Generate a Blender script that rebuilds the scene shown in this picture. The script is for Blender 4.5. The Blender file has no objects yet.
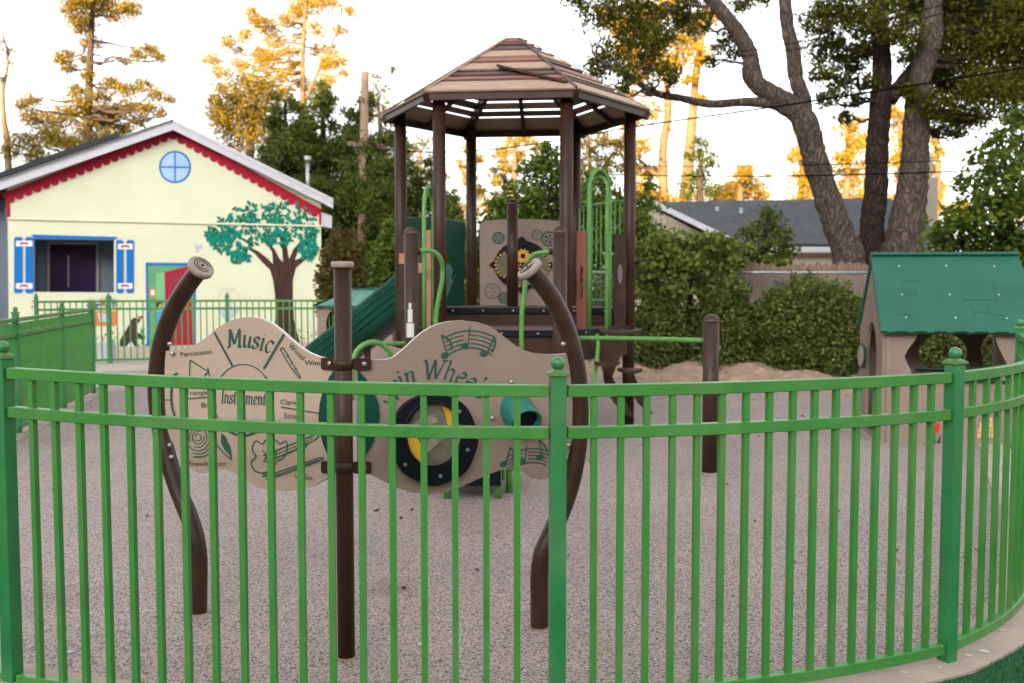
import bpy, bmesh, math, random
import numpy as np
from mathutils import Vector, Matrix
from mathutils.geometry import tessellate_polygon
random.seed(7)
RNG = np.random.default_rng(7)
PI = math.pi
sc = bpy.context.scene
C = sc.collection

# ------------------------------------------------------------------ camera
F, HC, HOR = 980.0, 1.57, 282.0
TH = math.atan((341.5 - HOR) / F)
cam_d = bpy.data.cameras.new('camera')
cam = bpy.data.objects.new('camera', cam_d); C.objects.link(cam)
cam.location = (0, 0, HC); cam.rotation_euler = (PI/2 - TH, 0, 0)
cam_d.sensor_width = 36; cam_d.lens = 36 * F / 1024
cam_d.clip_start = 0.05; cam_d.clip_end = 2000
cam_d.dof.use_dof = True; cam_d.dof.focus_distance = 4.15; cam_d.dof.aperture_fstop = 3.5
sc.camera = cam

# ------------------------------------------------------------------ light
ELEV, AZ = math.radians(11.0), math.radians(20.0)      # sun behind the camera, a little to its left
SUNDIR = Vector((math.sin(AZ)*math.cos(ELEV), math.cos(AZ)*math.cos(ELEV), -math.sin(ELEV)))   # way the light travels
w = bpy.data.worlds.new('World'); sc.world = w; w.use_nodes = True
nt = w.node_tree; nt.nodes.clear()
sky = nt.nodes.new('ShaderNodeTexSky'); sky.sky_type = 'NISHITA'; sky.sun_disc = False
sky.sun_elevation = ELEV; sky.sun_rotation = PI + AZ
sky.air_density = 1.0; sky.dust_density = 3.0; sky.ozone_density = 1.0
hs = nt.nodes.new('ShaderNodeHueSaturation'); hs.inputs['Saturation'].default_value = 0.16
mx = nt.nodes.new('ShaderNodeMix'); mx.data_type = 'RGBA'; mx.blend_type = 'MULTIPLY'; mx.inputs[0].default_value = 1
mx.inputs[7].default_value = (0.985, 0.975, 0.975, 1)
bg = nt.nodes.new('ShaderNodeBackground'); bg.inputs[1].default_value = 0.15
wo = nt.nodes.new('ShaderNodeOutputWorld')
nt.links.new(sky.outputs[0], hs.inputs['Color']); nt.links.new(hs.outputs[0], mx.inputs[6])
nt.links.new(mx.outputs[2], bg.inputs[0]); nt.links.new(bg.outputs[0], wo.inputs[0])
sun_d = bpy.data.lights.new('sun', 'SUN'); sun_d.energy = 3.9; sun_d.angle = math.radians(0.6)
sun_d.color = (1.0, 0.69, 0.29)
sun = bpy.data.objects.new('sun', sun_d); C.objects.link(sun)
sun.rotation_euler = SUNDIR.to_track_quat('-Z', 'Y').to_euler()
sc.view_settings.view_transform = 'Standard'; sc.view_settings.look = 'None'
sc.view_settings.gamma = 1.0; sc.view_settings.exposure = 2.36
sc.render.engine = 'CYCLES'

# ------------------------------------------------------------------ measuring helpers
def ray(px, py):
    a, b = px - 512.0, 341.5 - py
    return Vector((a, F*math.cos(TH) + b*math.sin(TH), -F*math.sin(TH) + b*math.cos(TH)))
def at(px, py, Y):
    r = ray(px, py); return Vector((0, 0, HC)) + r * (Y / r.y)
def atz(px, py, z=0.0):
    r = ray(px, py); return Vector((0, 0, HC)) + r * ((z - HC) / r.z)
def onplane(px, py, p0, n):
    r = ray(px, py); o = Vector((0, 0, HC)); return o + r * ((p0 - o).dot(n) / r.dot(n))

# ------------------------------------------------------------------ materials
def mat(name, col, rough=0.6, metal=0.0, noise=0.0, nscale=8.0, bump=0.0, bscale=60.0, spec=0.5, col2=None, coat=0.0, stretch=None, alpha=None):
    m = bpy.data.materials.new(name); m.use_nodes = True
    t = m.node_tree; b = t.nodes['Principled BSDF']
    b.inputs['Roughness'].default_value = rough; b.inputs['Metallic'].default_value = metal
    b.inputs['Specular IOR Level'].default_value = spec
    if coat: b.inputs['Coat Weight'].default_value = coat
    c = (*col, 1)
    b.inputs['Base Color'].default_value = c
    tc = t.nodes.new('ShaderNodeTexCoord')
    vec = tc.outputs['Object']
    if stretch:
        mp = t.nodes.new('ShaderNodeMapping'); mp.inputs['Scale'].default_value = stretch
        t.links.new(vec, mp.inputs[0]); vec = mp.outputs[0]
    if noise or col2:
        n = t.nodes.new('ShaderNodeTexNoise'); n.inputs['Scale'].default_value = nscale; n.inputs['Detail'].default_value = 6
        n.inputs['Roughness'].default_value = 0.6
        t.links.new(vec, n.inputs['Vector'])
        r = t.nodes.new('ShaderNodeValToRGB')
        r.color_ramp.elements[0].position = 0.32; r.color_ramp.elements[1].position = 0.68
        k = noise
        d = col2 if col2 else tuple(x*(1+k) for x in col)
        e = col if col2 else tuple(x*(1-k) for x in col)
        r.color_ramp.elements[0].color = (*e, 1); r.color_ramp.elements[1].color = (*d, 1)
        t.links.new(n.outputs['Fac'], r.inputs[0]); t.links.new(r.outputs[0], b.inputs['Base Color'])
    if bump:
        n2 = t.nodes.new('ShaderNodeTexNoise'); n2.inputs['Scale'].default_value = bscale; n2.inputs['Detail'].default_value = 5
        t.links.new(vec, n2.inputs['Vector'])
        bp = t.nodes.new('ShaderNodeBump'); bp.inputs['Strength'].default_value = bump; bp.inputs['Distance'].default_value = 0.01
        t.links.new(n2.outputs['Fac'], bp.inputs['Height']); t.links.new(bp.outputs[0], b.inputs['Normal'])
    return m

def leafmat(name, cols, trans=0.35, rough=0.55):
    m = bpy.data.materials.new(name); m.use_nodes = True
    t = m.node_tree; t.nodes.clear()
    out = t.nodes.new('ShaderNodeOutputMaterial')
    g = t.nodes.new('ShaderNodeNewGeometry')
    r = t.nodes.new('ShaderNodeValToRGB'); r.color_ramp.interpolation = 'LINEAR'
    el = r.color_ramp.elements
    while len(el) < len(cols): el.new(0.5)
    for i, c in enumerate(cols):
        el[i].position = i/(len(cols)-1); el[i].color = (*c, 1)
    t.links.new(g.outputs['Random Per Island'], r.inputs[0])
    p = t.nodes.new('ShaderNodeBsdfPrincipled'); p.inputs['Roughness'].default_value = rough
    p.inputs['Specular IOR Level'].default_value = 0.12
    tr = t.nodes.new('ShaderNodeBsdfTranslucent')
    mi = t.nodes.new('ShaderNodeMixShader'); mi.inputs[0].default_value = trans
    t.links.new(r.outputs[0], p.inputs['Base Color']); t.links.new(r.outputs[0], tr.inputs[0])
    t.links.new(p.outputs[0], mi.inputs[1]); t.links.new(tr.outputs[0], mi.inputs[2]); t.links.new(mi.outputs[0], out.inputs[0])
    return m

M = {}
M['fence'] = mat('green_fence_paint', (0.038, 0.190, 0.031), 0.34, noise=0.14, nscale=5, bump=0.08, bscale=25)
M['fence_post'] = mat('green_post_paint', (0.018, 0.160, 0.048), 0.34, noise=0.18, nscale=4, bump=0.08, bscale=25)
M['fence_rust'] = mat('worn_cap_paint', (0.035, 0.22, 0.06), 0.5, col2=(0.12, 0.13, 0.04), nscale=35)
M['brown'] = mat('brown_powder_coat', (0.036, 0.0165, 0.0095), 0.40, noise=0.25, nscale=4, bump=0.05, spec=0.2)
M['brown_scuffed'] = mat('scuffed_brown_powder_coat', (0.036, 0.018, 0.0105), 0.38, noise=0.35, nscale=9, bump=0.1, spec=0.25)
M['cap'] = mat('weathered_tan_cap', (0.27, 0.21, 0.17), 0.7, noise=0.15, nscale=40)
M['tan'] = mat('tan_plastic_sheet', (0.375, 0.275, 0.21), 0.6, noise=0.05, nscale=3, bump=0.1, bscale=300)
M['tan2'] = mat('tan_brown_plastic_sheet', (0.23, 0.165, 0.13), 0.6, noise=0.06, nscale=3, bump=0.1, bscale=300)
M['edge'] = mat('cut_sheet_edge', (0.5, 0.46, 0.43), 0.6)
M['ink'] = mat('dark_green_engraving', (0.008, 0.06, 0.042), 0.7)
M['ink2'] = mat('brown_green_lettering', (0.03, 0.04, 0.03), 0.7)
M['dgreen'] = mat('dark_green_plastic', (0.003, 0.048, 0.030), 0.35, noise=0.2, nscale=3, spec=0.25)
M['teal'] = mat('teal_plastic', (0.01, 0.13, 0.10), 0.3)
M['black'] = mat('black_plastic', (0.005, 0.006, 0.010), 0.4, spec=0.15)
M['steel'] = mat('stainless_bolt', (0.45, 0.45, 0.45), 0.3, metal=0.9)
M['galv'] = mat('galvanised_steel', (0.35, 0.36, 0.38), 0.45, metal=0.7, noise=0.1)
M['yellow'] = mat('yellow_plastic', (0.62, 0.33, 0.02), 0.45)
M['lime'] = mat('light_green_tube', (0.085, 0.235, 0.05), 0.38, noise=0.15, spec=0.35)
M['redbrown'] = mat('red_brown_plastic', (0.17, 0.04, 0.022), 0.5, noise=0.15, nscale=6)
M['orangewood'] = mat('faded_orange_plank', (0.32, 0.15, 0.09), 0.6, noise=0.15)
M['plank_tan'] = mat('tan_roof_plank', (0.33, 0.225, 0.165), 0.7, noise=0.14, nscale=5, stretch=(1, 1, 6))
M['plank_red'] = mat('red_roof_plank', (0.22, 0.095, 0.075), 0.7, noise=0.14, nscale=5)
M['plank_dark'] = mat('dark_roof_plank', (0.085, 0.055, 0.045), 0.7, noise=0.14, nscale=5)
M['white'] = mat('white_sticker', (0.5, 0.5, 0.48), 0.6)
M['concrete'] = mat('concrete_kerb', (0.36, 0.29, 0.235), 0.85, noise=0.2, nscale=2.5, bump=0.3, bscale=120)
M['pale'] = mat('pale_splash', (0.50, 0.46, 0.41), 0.9)
M['wall'] = mat('cream_painted_siding', (0.60, 0.61, 0.445), 0.75, spec=0.2, noise=0.04, nscale=1.2)
M['fascia'] = mat('pale_grey_fascia', (0.46, 0.46, 0.50), 0.7, noise=0.05)
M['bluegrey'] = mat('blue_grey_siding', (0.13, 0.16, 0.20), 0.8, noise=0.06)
M['pblue'] = mat('bright_blue_paint', (0.005, 0.13, 0.43), 0.6, spec=0.2)
M['plblue'] = mat('light_blue_paint', (0.25, 0.43, 0.68), 0.6, col2=(0.36, 0.50, 0.70), nscale=4)
M['pred'] = mat('red_paint', (0.33, 0.010, 0.03), 0.6, spec=0.2)
M['pwhite'] = mat('white_paint', (0.7, 0.7, 0.72), 0.6)
M['purple'] = mat('dark_purple_paint', (0.02, 0.008, 0.06), 0.4, spec=0.15, col2=(0.03, 0.008, 0.03), nscale=1.5)
M['pframe'] = mat('greige_trim', (0.26, 0.24, 0.22), 0.6)
M['pgreen'] = mat('painted_room_green', (0.09, 0.28, 0.12), 0.7, noise=0.15)
M['pleaf1'] = mat('painted_leaf_green', (0.005, 0.10, 0.04), 0.7, spec=0.1)
M['pleaf2'] = mat('painted_leaf_teal', (0.007, 0.19, 0.145), 0.7, spec=0.1)
M['pbark'] = mat('painted_bark', (0.075, 0.038, 0.028), 0.7, spec=0.1, col2=(0.035, 0.018, 0.015), nscale=14, stretch=(1, 1, 0.15))
M['pdark'] = mat('painted_dark_brown', (0.03, 0.018, 0.012), 0.7)
M['porange'] = mat('painted_orange', (0.55, 0.16, 0.03), 0.7)
M['plilac'] = mat('painted_lilac', (0.45, 0.36, 0.52), 0.7)
M['pgrey'] = mat('painted_fountain_grey', (0.40, 0.43, 0.48), 0.7)
M['pskin'] = mat('painted_peach', (0.5, 0.28, 0.18), 0.7)
M['solar'] = mat('black_roof_panel', (0.01, 0.011, 0.014), 0.35)
M['shingle'] = None
M['housewall2'] = mat('beige_siding', (0.36, 0.31, 0.24), 0.8)
M['wood'] = mat('weathered_fence_board', (0.17, 0.115, 0.085), 0.9, noise=0.3, nscale=6, bump=0.3, bscale=40, stretch=(4, 4, 0.5))
M['pole'] = mat('utility_pole_wood', (0.22, 0.14, 0.09), 0.85, noise=0.25, nscale=5, stretch=(6, 6, 0.4))
M['wire'] = mat('wire', (0.006, 0.006, 0.007), 0.95, spec=0.0)
def barkmat(name, c0, c1):
    m = bpy.data.materials.new(name); m.use_nodes = True
    t = m.node_tree; b = t.nodes['Principled BSDF']; b.inputs['Roughness'].default_value = 0.95; b.inputs['Specular IOR Level'].default_value = 0.1
    tc = t.nodes.new('ShaderNodeTexCoord'); n0 = t.nodes.new('ShaderNodeTexNoise'); n0.inputs['Scale'].default_value = 3.0; n0.inputs['Detail'].default_value = 5
    t.links.new(tc.outputs['Object'], n0.inputs['Vector'])
    ad = t.nodes.new('ShaderNodeMix'); ad.data_type = 'RGBA'; ad.blend_type = 'ADD'; ad.inputs[0].default_value = 0.35
    t.links.new(tc.outputs['Object'], ad.inputs[6]); t.links.new(n0.outputs['Color'], ad.inputs[7])
    mp = t.nodes.new('ShaderNodeMapping'); mp.inputs['Scale'].default_value = (15, 15, 2.2); t.links.new(ad.outputs[2], mp.inputs[0])
    v = t.nodes.new('ShaderNodeTexVoronoi'); v.feature = 'DISTANCE_TO_EDGE'; v.inputs['Scale'].default_value = 1.0; t.links.new(mp.outputs[0], v.inputs['Vector'])
    n = t.nodes.new('ShaderNodeTexNoise'); n.inputs['Scale'].default_value = 2.2; n.inputs['Detail'].default_value = 8; n.inputs['Roughness'].default_value = 0.7; t.links.new(mp.outputs[0], n.inputs['Vector'])
    r = t.nodes.new('ShaderNodeValToRGB'); r.color_ramp.elements[0].position = 0.0; r.color_ramp.elements[1].position = 0.32
    r.color_ramp.elements[0].color = (*[x*0.35 for x in c0], 1); r.color_ramp.elements[1].color = (*c0, 1); t.links.new(v.outputs[0], r.inputs[0])
    r2 = t.nodes.new('ShaderNodeValToRGB'); r2.color_ramp.elements[0].position = 0.35; r2.color_ramp.elements[1].position = 0.7
    r2.color_ramp.elements[0].color = (0.55, 0.55, 0.55, 1); r2.color_ramp.elements[1].color = (*[y/x for x, y in zip(c0, c1)], 1); t.links.new(n.outputs[0], r2.inputs[0])
    k = t.nodes.new('ShaderNodeMix'); k.data_type = 'RGBA'; k.blend_type = 'MULTIPLY'; k.inputs[0].default_value = 1
    t.links.new(r.outputs[0], k.inputs[6]); t.links.new(r2.outputs[0], k.inputs[7]); t.links.new(k.outputs[2], b.inputs['Base Color'])
    s = t.nodes.new('ShaderNodeMath'); s.operation = 'ADD'; t.links.new(v.outputs[0], s.inputs[0]); t.links.new(n.outputs[0], s.inputs[1])
    bp = t.nodes.new('ShaderNodeBump'); bp.inputs['Strength'].default_value = 1.0; bp.inputs['Distance'].default_value = 0.05
    t.links.new(s.outputs[0], bp.inputs['Height']); t.links.new(bp.outputs[0], b.inputs['Normal'])
    return m
M['bark'] = barkmat('grey_brown_bark', (0.125, 0.095, 0.078), (0.22, 0.17, 0.14))
M['bark_dark'] = barkmat('dark_bark', (0.045, 0.032, 0.026), (0.09, 0.065, 0.052))
M['bark_pale'] = mat('pale_eucalyptus_bark', (0.17, 0.105, 0.055), 0.85, noise=0.3, nscale=2.5)
M['roofgreen'] = mat('green_plastic_roof', (0.017, 0.10, 0.066), 0.45, noise=0.12, nscale=3, bump=0.05, spec=0.3)
M['roofgreen2'] = mat('faded_green_plastic_roof', (0.07, 0.20, 0.15), 0.6, noise=0.1, nscale=3)
M['phwall'] = mat('playhouse_tan_plastic', (0.195, 0.137, 0.107), 0.55, col2=(0.24, 0.175, 0.14), nscale=2)
M['groove'] = mat('roof_groove', (0.012, 0.085, 0.055), 0.6)
M['tulip'] = mat('red_tulip_plastic', (0.5, 0.015, 0.02), 0.5)
M['hive'] = mat('pale_yellow_plastic', (0.55, 0.36, 0.14), 0.6)

def chips(m, amt=0.765, col=(0.20, 0.26, 0.16)):
    t = m.node_tree; b = t.nodes['Principled BSDF']; src = b.inputs['Base Color'].links[0].from_socket
    tc = t.nodes.new('ShaderNodeTexCoord'); n = t.nodes.new('ShaderNodeTexNoise'); n.inputs['Scale'].default_value = 55; n.inputs['Detail'].default_value = 3
    g_ = t.nodes.new('ShaderNodeNewGeometry'); t.links.new(g_.outputs['Position'], n.inputs['Vector'])
    mr = t.nodes.new('ShaderNodeMapRange'); mr.inputs[1].default_value = amt; mr.inputs[2].default_value = amt+0.03; t.links.new(n.outputs[0], mr.inputs[0])
    n2 = t.nodes.new('ShaderNodeTexNoise'); n2.inputs['Scale'].default_value = 3; n2.inputs['Detail'].default_value = 6; t.links.new(g_.outputs['Position'], n2.inputs['Vector'])
    d_ = t.nodes.new('ShaderNodeMapRange'); d_.inputs[1].default_value = 0.45; d_.inputs[2].default_value = 0.75; d_.inputs[4].default_value = 0.30; t.links.new(n2.outputs[0], d_.inputs[0])
    k0 = t.nodes.new('ShaderNodeMix'); k0.data_type = 'RGBA'; k0.inputs[7].default_value = (0.16, 0.22, 0.11, 1); t.links.new(d_.outputs[0], k0.inputs[0]); t.links.new(src, k0.inputs[6])
    k = t.nodes.new('ShaderNodeMix'); k.data_type = 'RGBA'; k.inputs[7].default_value = (*col, 1); t.links.new(mr.outputs[0], k.inputs[0]); t.links.new(k0.outputs[2], k.inputs[6]); t.links.new(k.outputs[2], b.inputs['Base Color'])
chips(M['fence']); chips(M['fence_post'], 0.77)
L = {}
L['gold'] = leafmat('sunlit_gum_leaves', [(0.32, 0.19, 0.012), (0.52, 0.33, 0.025), (0.26, 0.21, 0.03)], 0.45)
L['goldgreen'] = leafmat('conifer_sprays', [(0.07, 0.07, 0.012), (0.34, 0.22, 0.02), (0.13, 0.11, 0.02)], 0.35)
L['olive'] = leafmat('olive_tree_leaves', [(0.02, 0.03, 0.004), (0.065, 0.08, 0.007), (0.18, 0.16, 0.014)], 0.45)
L['dark'] = leafmat('dark_cypress_sprays', [(0.03, 0.052, 0.010), (0.065, 0.095, 0.015), (0.15, 0.16, 0.025)], 0.3)
L['bright'] = leafmat('bright_broad_leaves', [(0.035, 0.07, 0.008), (0.075, 0.12, 0.012), (0.15, 0.19, 0.03)], 0.35, 0.4)
L['hedge'] = leafmat('mixed_hedge_leaves', [(0.03, 0.055, 0.012), (0.085, 0.12, 0.024), (0.21, 0.22, 0.06)], 0.3)
L['ivy'] = leafmat('ivy_leaves', [(0.06, 0.10, 0.02), (0.12, 0.16, 0.03), (0.22, 0.22, 0.05)], 0.35, 0.4)
L['rusty'] = leafmat('rusty_bottlebrush_leaves', [(0.05, 0.05, 0.015), (0.12, 0.075, 0.02), (0.09, 0.09, 0.02)], 0.3)
L['grey'] = leafmat('grey_green_leaves', [(0.07, 0.09, 0.04), (0.13, 0.13, 0.06), (0.17, 0.15, 0.05)], 0.4)

STAINS = [(atz(390, 588).x, atz(390, 588).y, .17, (0.68, 0.55, 0.48)), (atz(330, 592).x, atz(330, 592).y, .12, (0.78, 0.72, 0.68)), (atz(470, 520).x, atz(470, 520).y, .5, (0.85, 0.82, 0.8)),
          (atz(60, 600).x, atz(60, 600).y, .35, (0.80, 0.76, 0.74)), (atz(700, 560).x, atz(700, 560).y, .4, (0.9, 0.88, 0.86)), (atz(300, 430).x, atz(300, 430).y, .8, (0.88, 0.86, 0.85))]
def nodes_rubber():
    m = bpy.data.materials.new('poured_rubber_surface'); m.use_nodes = True
    t = m.node_tree; b = t.nodes['Principled BSDF']; b.inputs['Roughness'].default_value = 0.8
    tc = t.nodes.new('ShaderNodeTexCoord')
    v = t.nodes.new('ShaderNodeTexVoronoi'); v.inputs['Scale'].default_value = 145
    t.links.new(tc.outputs['Object'], v.inputs['Vector'])
    s = t.nodes.new('ShaderNodeSeparateColor'); t.links.new(v.outputs['Color'], s.inputs[0])
    r = t.nodes.new('ShaderNodeValToRGB'); r.color_ramp.interpolation = 'CONSTANT'
    e = r.color_ramp.elements
    stops = [(0.0, (0.055, 0.049, 0.05)), (0.14, (0.15, 0.12, 0.115)), (0.27, (0.31, 0.245, 0.225)), (0.60, (0.395, 0.315, 0.285)), (0.90, (0.25, 0.185, 0.172))]
    while len(e) < len(stops): e.new(0.5)
    for i, (p, c) in enumerate(stops): e[i].position = p; e[i].color = (*c, 1)
    t.links.new(s.outputs[0], r.inputs[0])
    n = t.nodes.new('ShaderNodeTexNoise'); n.inputs['Scale'].default_value = 0.8; n.inputs['Detail'].default_value = 5
    t.links.new(tc.outputs['Object'], n.inputs['Vector'])
    r2 = t.nodes.new('ShaderNodeValToRGB'); r2.color_ramp.elements[0].position = 0.3; r2.color_ramp.elements[1].position = 0.7
    r2.color_ramp.elements[0].color = (0.86, 0.85, 0.84, 1); r2.color_ramp.elements[1].color = (1.08, 1.07, 1.04, 1)
    t.links.new(n.outputs[0], r2.inputs[0])
    k = t.nodes.new('ShaderNodeMix'); k.data_type = 'RGBA'; k.blend_type = 'MULTIPLY'; k.inputs[0].default_value = 1
    t.links.new(r.outputs[0], k.inputs[6]); t.links.new(r2.outputs[0], k.inputs[7]); last = k.outputs[2]
    for (sx, sy, sr, sc_) in STAINS:                      # spills and worn patches with shapes of their own
        mp = t.nodes.new('ShaderNodeVectorMath'); mp.operation = 'SUBTRACT'; mp.inputs[1].default_value = (sx, sy, 0)
        n3 = t.nodes.new('ShaderNodeTexNoise'); n3.inputs['Scale'].default_value = 5; t.links.new(tc.outputs['Object'], n3.inputs['Vector'])
        t.links.new(tc.outputs['Object'], mp.inputs[0]); ln = t.nodes.new('ShaderNodeVectorMath'); ln.operation = 'LENGTH'; t.links.new(mp.outputs[0], ln.inputs[0])
        ma = t.nodes.new('ShaderNodeMath'); ma.operation = 'MULTIPLY_ADD'; ma.inputs[1].default_value = sr*1.6; t.links.new(n3.outputs[0], ma.inputs[0]); t.links.new(ln.outputs['Value'], ma.inputs[2])
        mr = t.nodes.new('ShaderNodeMapRange'); mr.inputs[1].default_value = sr*0.9; mr.inputs[2].default_value = sr*1.9; mr.inputs[3].default_value = 0.75; mr.inputs[4].default_value = 0.0
        t.links.new(ma.outputs[0], mr.inputs[0])
        kk = t.nodes.new('ShaderNodeMix'); kk.data_type = 'RGBA'; kk.blend_type = 'MULTIPLY'; kk.inputs[7].default_value = (*sc_, 1)
        t.links.new(mr.outputs[0], kk.inputs[0]); t.links.new(last, kk.inputs[6]); last = kk.outputs[2]
    t.links.new(last, b.inputs['Base Color'])
    bp = t.nodes.new('ShaderNodeBump'); bp.inputs['Strength'].default_value = 0.5; bp.inputs['Distance'].default_value = 0.004
    t.links.new(v.outputs['Distance'], bp.inputs['Height']); t.links.new(bp.outputs[0], b.inputs['Normal'])
    return m
M['rubber'] = nodes_rubber()
def nodes_shingle():
    m = bpy.data.materials.new('grey_shingles'); m.use_nodes = True
    t = m.node_tree; b = t.nodes['Principled BSDF']; b.inputs['Roughness'].default_value = 0.9
    tc = t.nodes.new('ShaderNodeTexCoord'); br = t.nodes.new('ShaderNodeTexBrick')
    br.inputs['Scale'].default_value = 3.0; br.inputs['Mortar Size'].default_value = 0.03
    br.inputs['Color1'].default_value = (0.085, 0.09, 0.10, 1); br.inputs['Color2'].default_value = (0.05, 0.055, 0.065, 1)
    br.inputs['Mortar'].default_value = (0.025, 0.026, 0.03, 1)
    t.links.new(tc.outputs['UV'], br.inputs['Vector']); t.links.new(br.outputs[0], b.inputs['Base Color'])
    return m
M['shingle'] = nodes_shingle()
M['turf'] = mat('turf_backing', (0.012, 0.06, 0.022), 0.9, noise=0.3, nscale=30)
M['sand'] = mat('sandy_mulch', (0.37, 0.26, 0.18), 0.95, col2=(0.22, 0.145, 0.10), nscale=7, bump=1.0, bscale=25)
M['ground'] = mat('dry_soil', (0.22, 0.16, 0.11), 0.95, col2=(0.12, 0.11, 0.06), nscale=0.7)
M['hillgrass'] = mat('dry_hill_grass', (0.16, 0.12, 0.06), 0.95, col2=(0.06, 0.07, 0.03), nscale=0.08)
M['walk'] = mat('concrete_walk', (0.40, 0.34, 0.29), 0.9, noise=0.12, nscale=1.5)

# ------------------------------------------------------------------ mesh builder
WL = {}                                   # world location of every parent
class MB:
    def __init__(s): s.v = []; s.f = []; s.m = []; s.sm = []
    def add(s, vs, fs, mi=0, smooth=False):
        o = len(s.v); s.v += [tuple(x) for x in vs]
        for f in fs: s.f.append(tuple(o+i for i in f)); s.m.append(mi); s.sm.append(smooth)
        return s
    def box(s, c, size, x=(1,0,0), y=(0,1,0), z=(0,0,1), mi=0):
        c = Vector(c); x, y, z = Vector(x).normalized(), Vector(y).normalized(), Vector(z).normalized()
        a, b, d = size[0]/2, size[1]/2, size[2]/2
        vs = [c + x*(a*i) + y*(b*j) + z*(d*k) for k in (-1,1) for j in (-1,1) for i in (-1,1)]
        return s.add(vs, [(0,2,3,1),(4,5,7,6),(0,1,5,4),(2,6,7,3),(0,4,6,2),(1,3,7,5)], mi)
    def beam(s, a, b, wd, ht, up=(0,0,1), mi=0):
        a, b = Vector(a), Vector(b); d = (b-a); l = d.length; d.normalize()
        x = d.cross(Vector(up)); x.normalize(); u = x.cross(d)
        return s.box((a+b)/2, (wd, l, ht), x, d, u, mi)
    def tube(s, path, r, n=12, caps=True, mi=0, closed=False):
        P = [Vector(p) for p in path]; N = len(P)
        R = r if isinstance(r, (list, tuple)) else [r]*N
        vs = []; prev = None
        for i in range(N):
            if closed: d = P[(i+1) % N] - P[i-1]
            else: d = P[min(i+1, N-1)] - P[max(i-1, 0)]
            d.normalize()
            if prev is None:
                prev = d.orthogonal().normalized()
            u = (prev - d*prev.dot(d)).normalized(); prev = u; v = d.cross(u)
            for k in range(n):
                a = 2*PI*k/n; vs.append(P[i] + (u*math.cos(a) + v*math.sin(a))*R[i])
        fs = []
        for i in range(N if closed else N-1):
            j = (i+1) % N
            for k in range(n):
                fs.append((i*n+k, i*n+(k+1) % n, j*n+(k+1) % n, j*n+k))
        s.add(vs, fs, mi, True)
        if caps and not closed:
            o = len(s.v) - len(vs)
            s.f.append(tuple(o+k for k in reversed(range(n)))); s.m.append(mi); s.sm.append(False)
            s.f.append(tuple(o+(N-1)*n+k for k in range(n))); s.m.append(mi); s.sm.append(False)
        return s
    def dome(s, c, r, h, n=14, k=5, mi=0):
        vs = []; fs = []
        for i in range(k):
            a = PI/2*i/k
            for j in range(n):
                b = 2*PI*j/n; vs.append(Vector(c)+Vector((r*math.cos(a)*math.cos(b), r*math.cos(a)*math.sin(b), h*math.sin(a))))
        vs.append(Vector(c)+Vector((0,0,h)))
        for i in range(k-1):
            for j in range(n): fs.append((i*n+j, i*n+(j+1) % n, (i+1)*n+(j+1) % n, (i+1)*n+j))
        for j in range(n): fs.append(((k-1)*n+j, (k-1)*n+(j+1) % n, k*n))
        return s.add(vs, fs, mi, True)
    def ball(s, c, r, n=14, k=9, mi=0):
        vs = [Vector(c)+Vector((0,0,-r))]; fs = []
        for i in range(1, k):
            a = -PI/2 + PI*i/k
            for j in range(n):
                b = 2*PI*j/n; vs.append(Vector(c)+Vector((math.cos(a)*math.cos(b), math.cos(a)*math.sin(b), math.sin(a)))*r)
        vs.append(Vector(c)+Vector((0,0,r)))
        for j in range(n): fs.append((0, 1+(j+1) % n, 1+j))
        for i in range(k-2):
            for j in range(n): fs.append((1+i*n+j, 1+i*n+(j+1) % n, 1+(i+1)*n+(j+1) % n, 1+(i+1)*n+j))
        for j in range(n): fs.append((1+(k-2)*n+j, 1+(k-2)*n+(j+1) % n, len(vs)-1))
        return s.add(vs, fs, mi, True)
    def plate(s, pts, tv, holes=(), mi=0, mside=None, smooth=False):
        """flat outline pts (3D) extruded along tv"""
        loops = [[Vector(p) for p in pts]] + [[Vector(p) for p in h] for h in holes]
        flat = [p for l in loops for p in l]; n = len(flat); tv = Vector(tv)
        tris = tessellate_polygon(loops)
        nrm = tv
        o = len(s.v); s.v += [tuple(p) for p in flat] + [tuple(p+tv) for p in flat]
        for t in tris:
            a, b, c = (flat[i] for i in t)
            t = tuple(t)
            if (b-a).cross(c-a).dot(nrm) > 0: t = t[::-1]
            s.f.append(tuple(o+i for i in t)); s.m.append(mi); s.sm.append(False)
            s.f.append(tuple(o+n+i for i in reversed(t))); s.m.append(mi); s.sm.append(False)
        k = 0
        ms = mi if mside is None else mside
        for l in loops:
            q = len(l)
            for i in range(q):
                a, b = k+i, k+(i+1) % q
                s.f.append((o+a, o+b, o+n+b, o+n+a)); s.m.append(ms); s.sm.append(smooth)
            k += q
        return s
    def flat(s, pts, mi=0):
        P = [Vector(p) for p in pts]; o = len(s.v); s.v += [tuple(p) for p in P]
        for t in tessellate_polygon([P]): s.f.append(tuple(o+i for i in t)); s.m.append(mi); s.sm.append(False)
        return s
    def build(s, name, mats, parent=None, fixn=True, bevel=0):
        me = bpy.data.meshes.new(name)
        off = WL.get(parent.name, Vector((0,0,0))) if parent else Vector((0,0,0))
        base = off
        me.from_pydata([(x-off.x, y-off.y, z-off.z) for x, y, z in s.v], [], s.f)
        for m in (mats if isinstance(mats, (list, tuple)) else [mats]): me.materials.append(m)
        me.polygons.foreach_set('material_index', s.m); me.polygons.foreach_set('use_smooth', s.sm)
        if fixn:
            bm = bmesh.new(); bm.from_mesh(me); bmesh.ops.recalc_face_normals(bm, faces=bm.faces); bm.to_mesh(me); bm.free()
        me.update()
        o = bpy.data.objects.new(name, me); C.objects.link(o)
        if parent: o.parent = parent
        WL[o.name] = base.copy()
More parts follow.
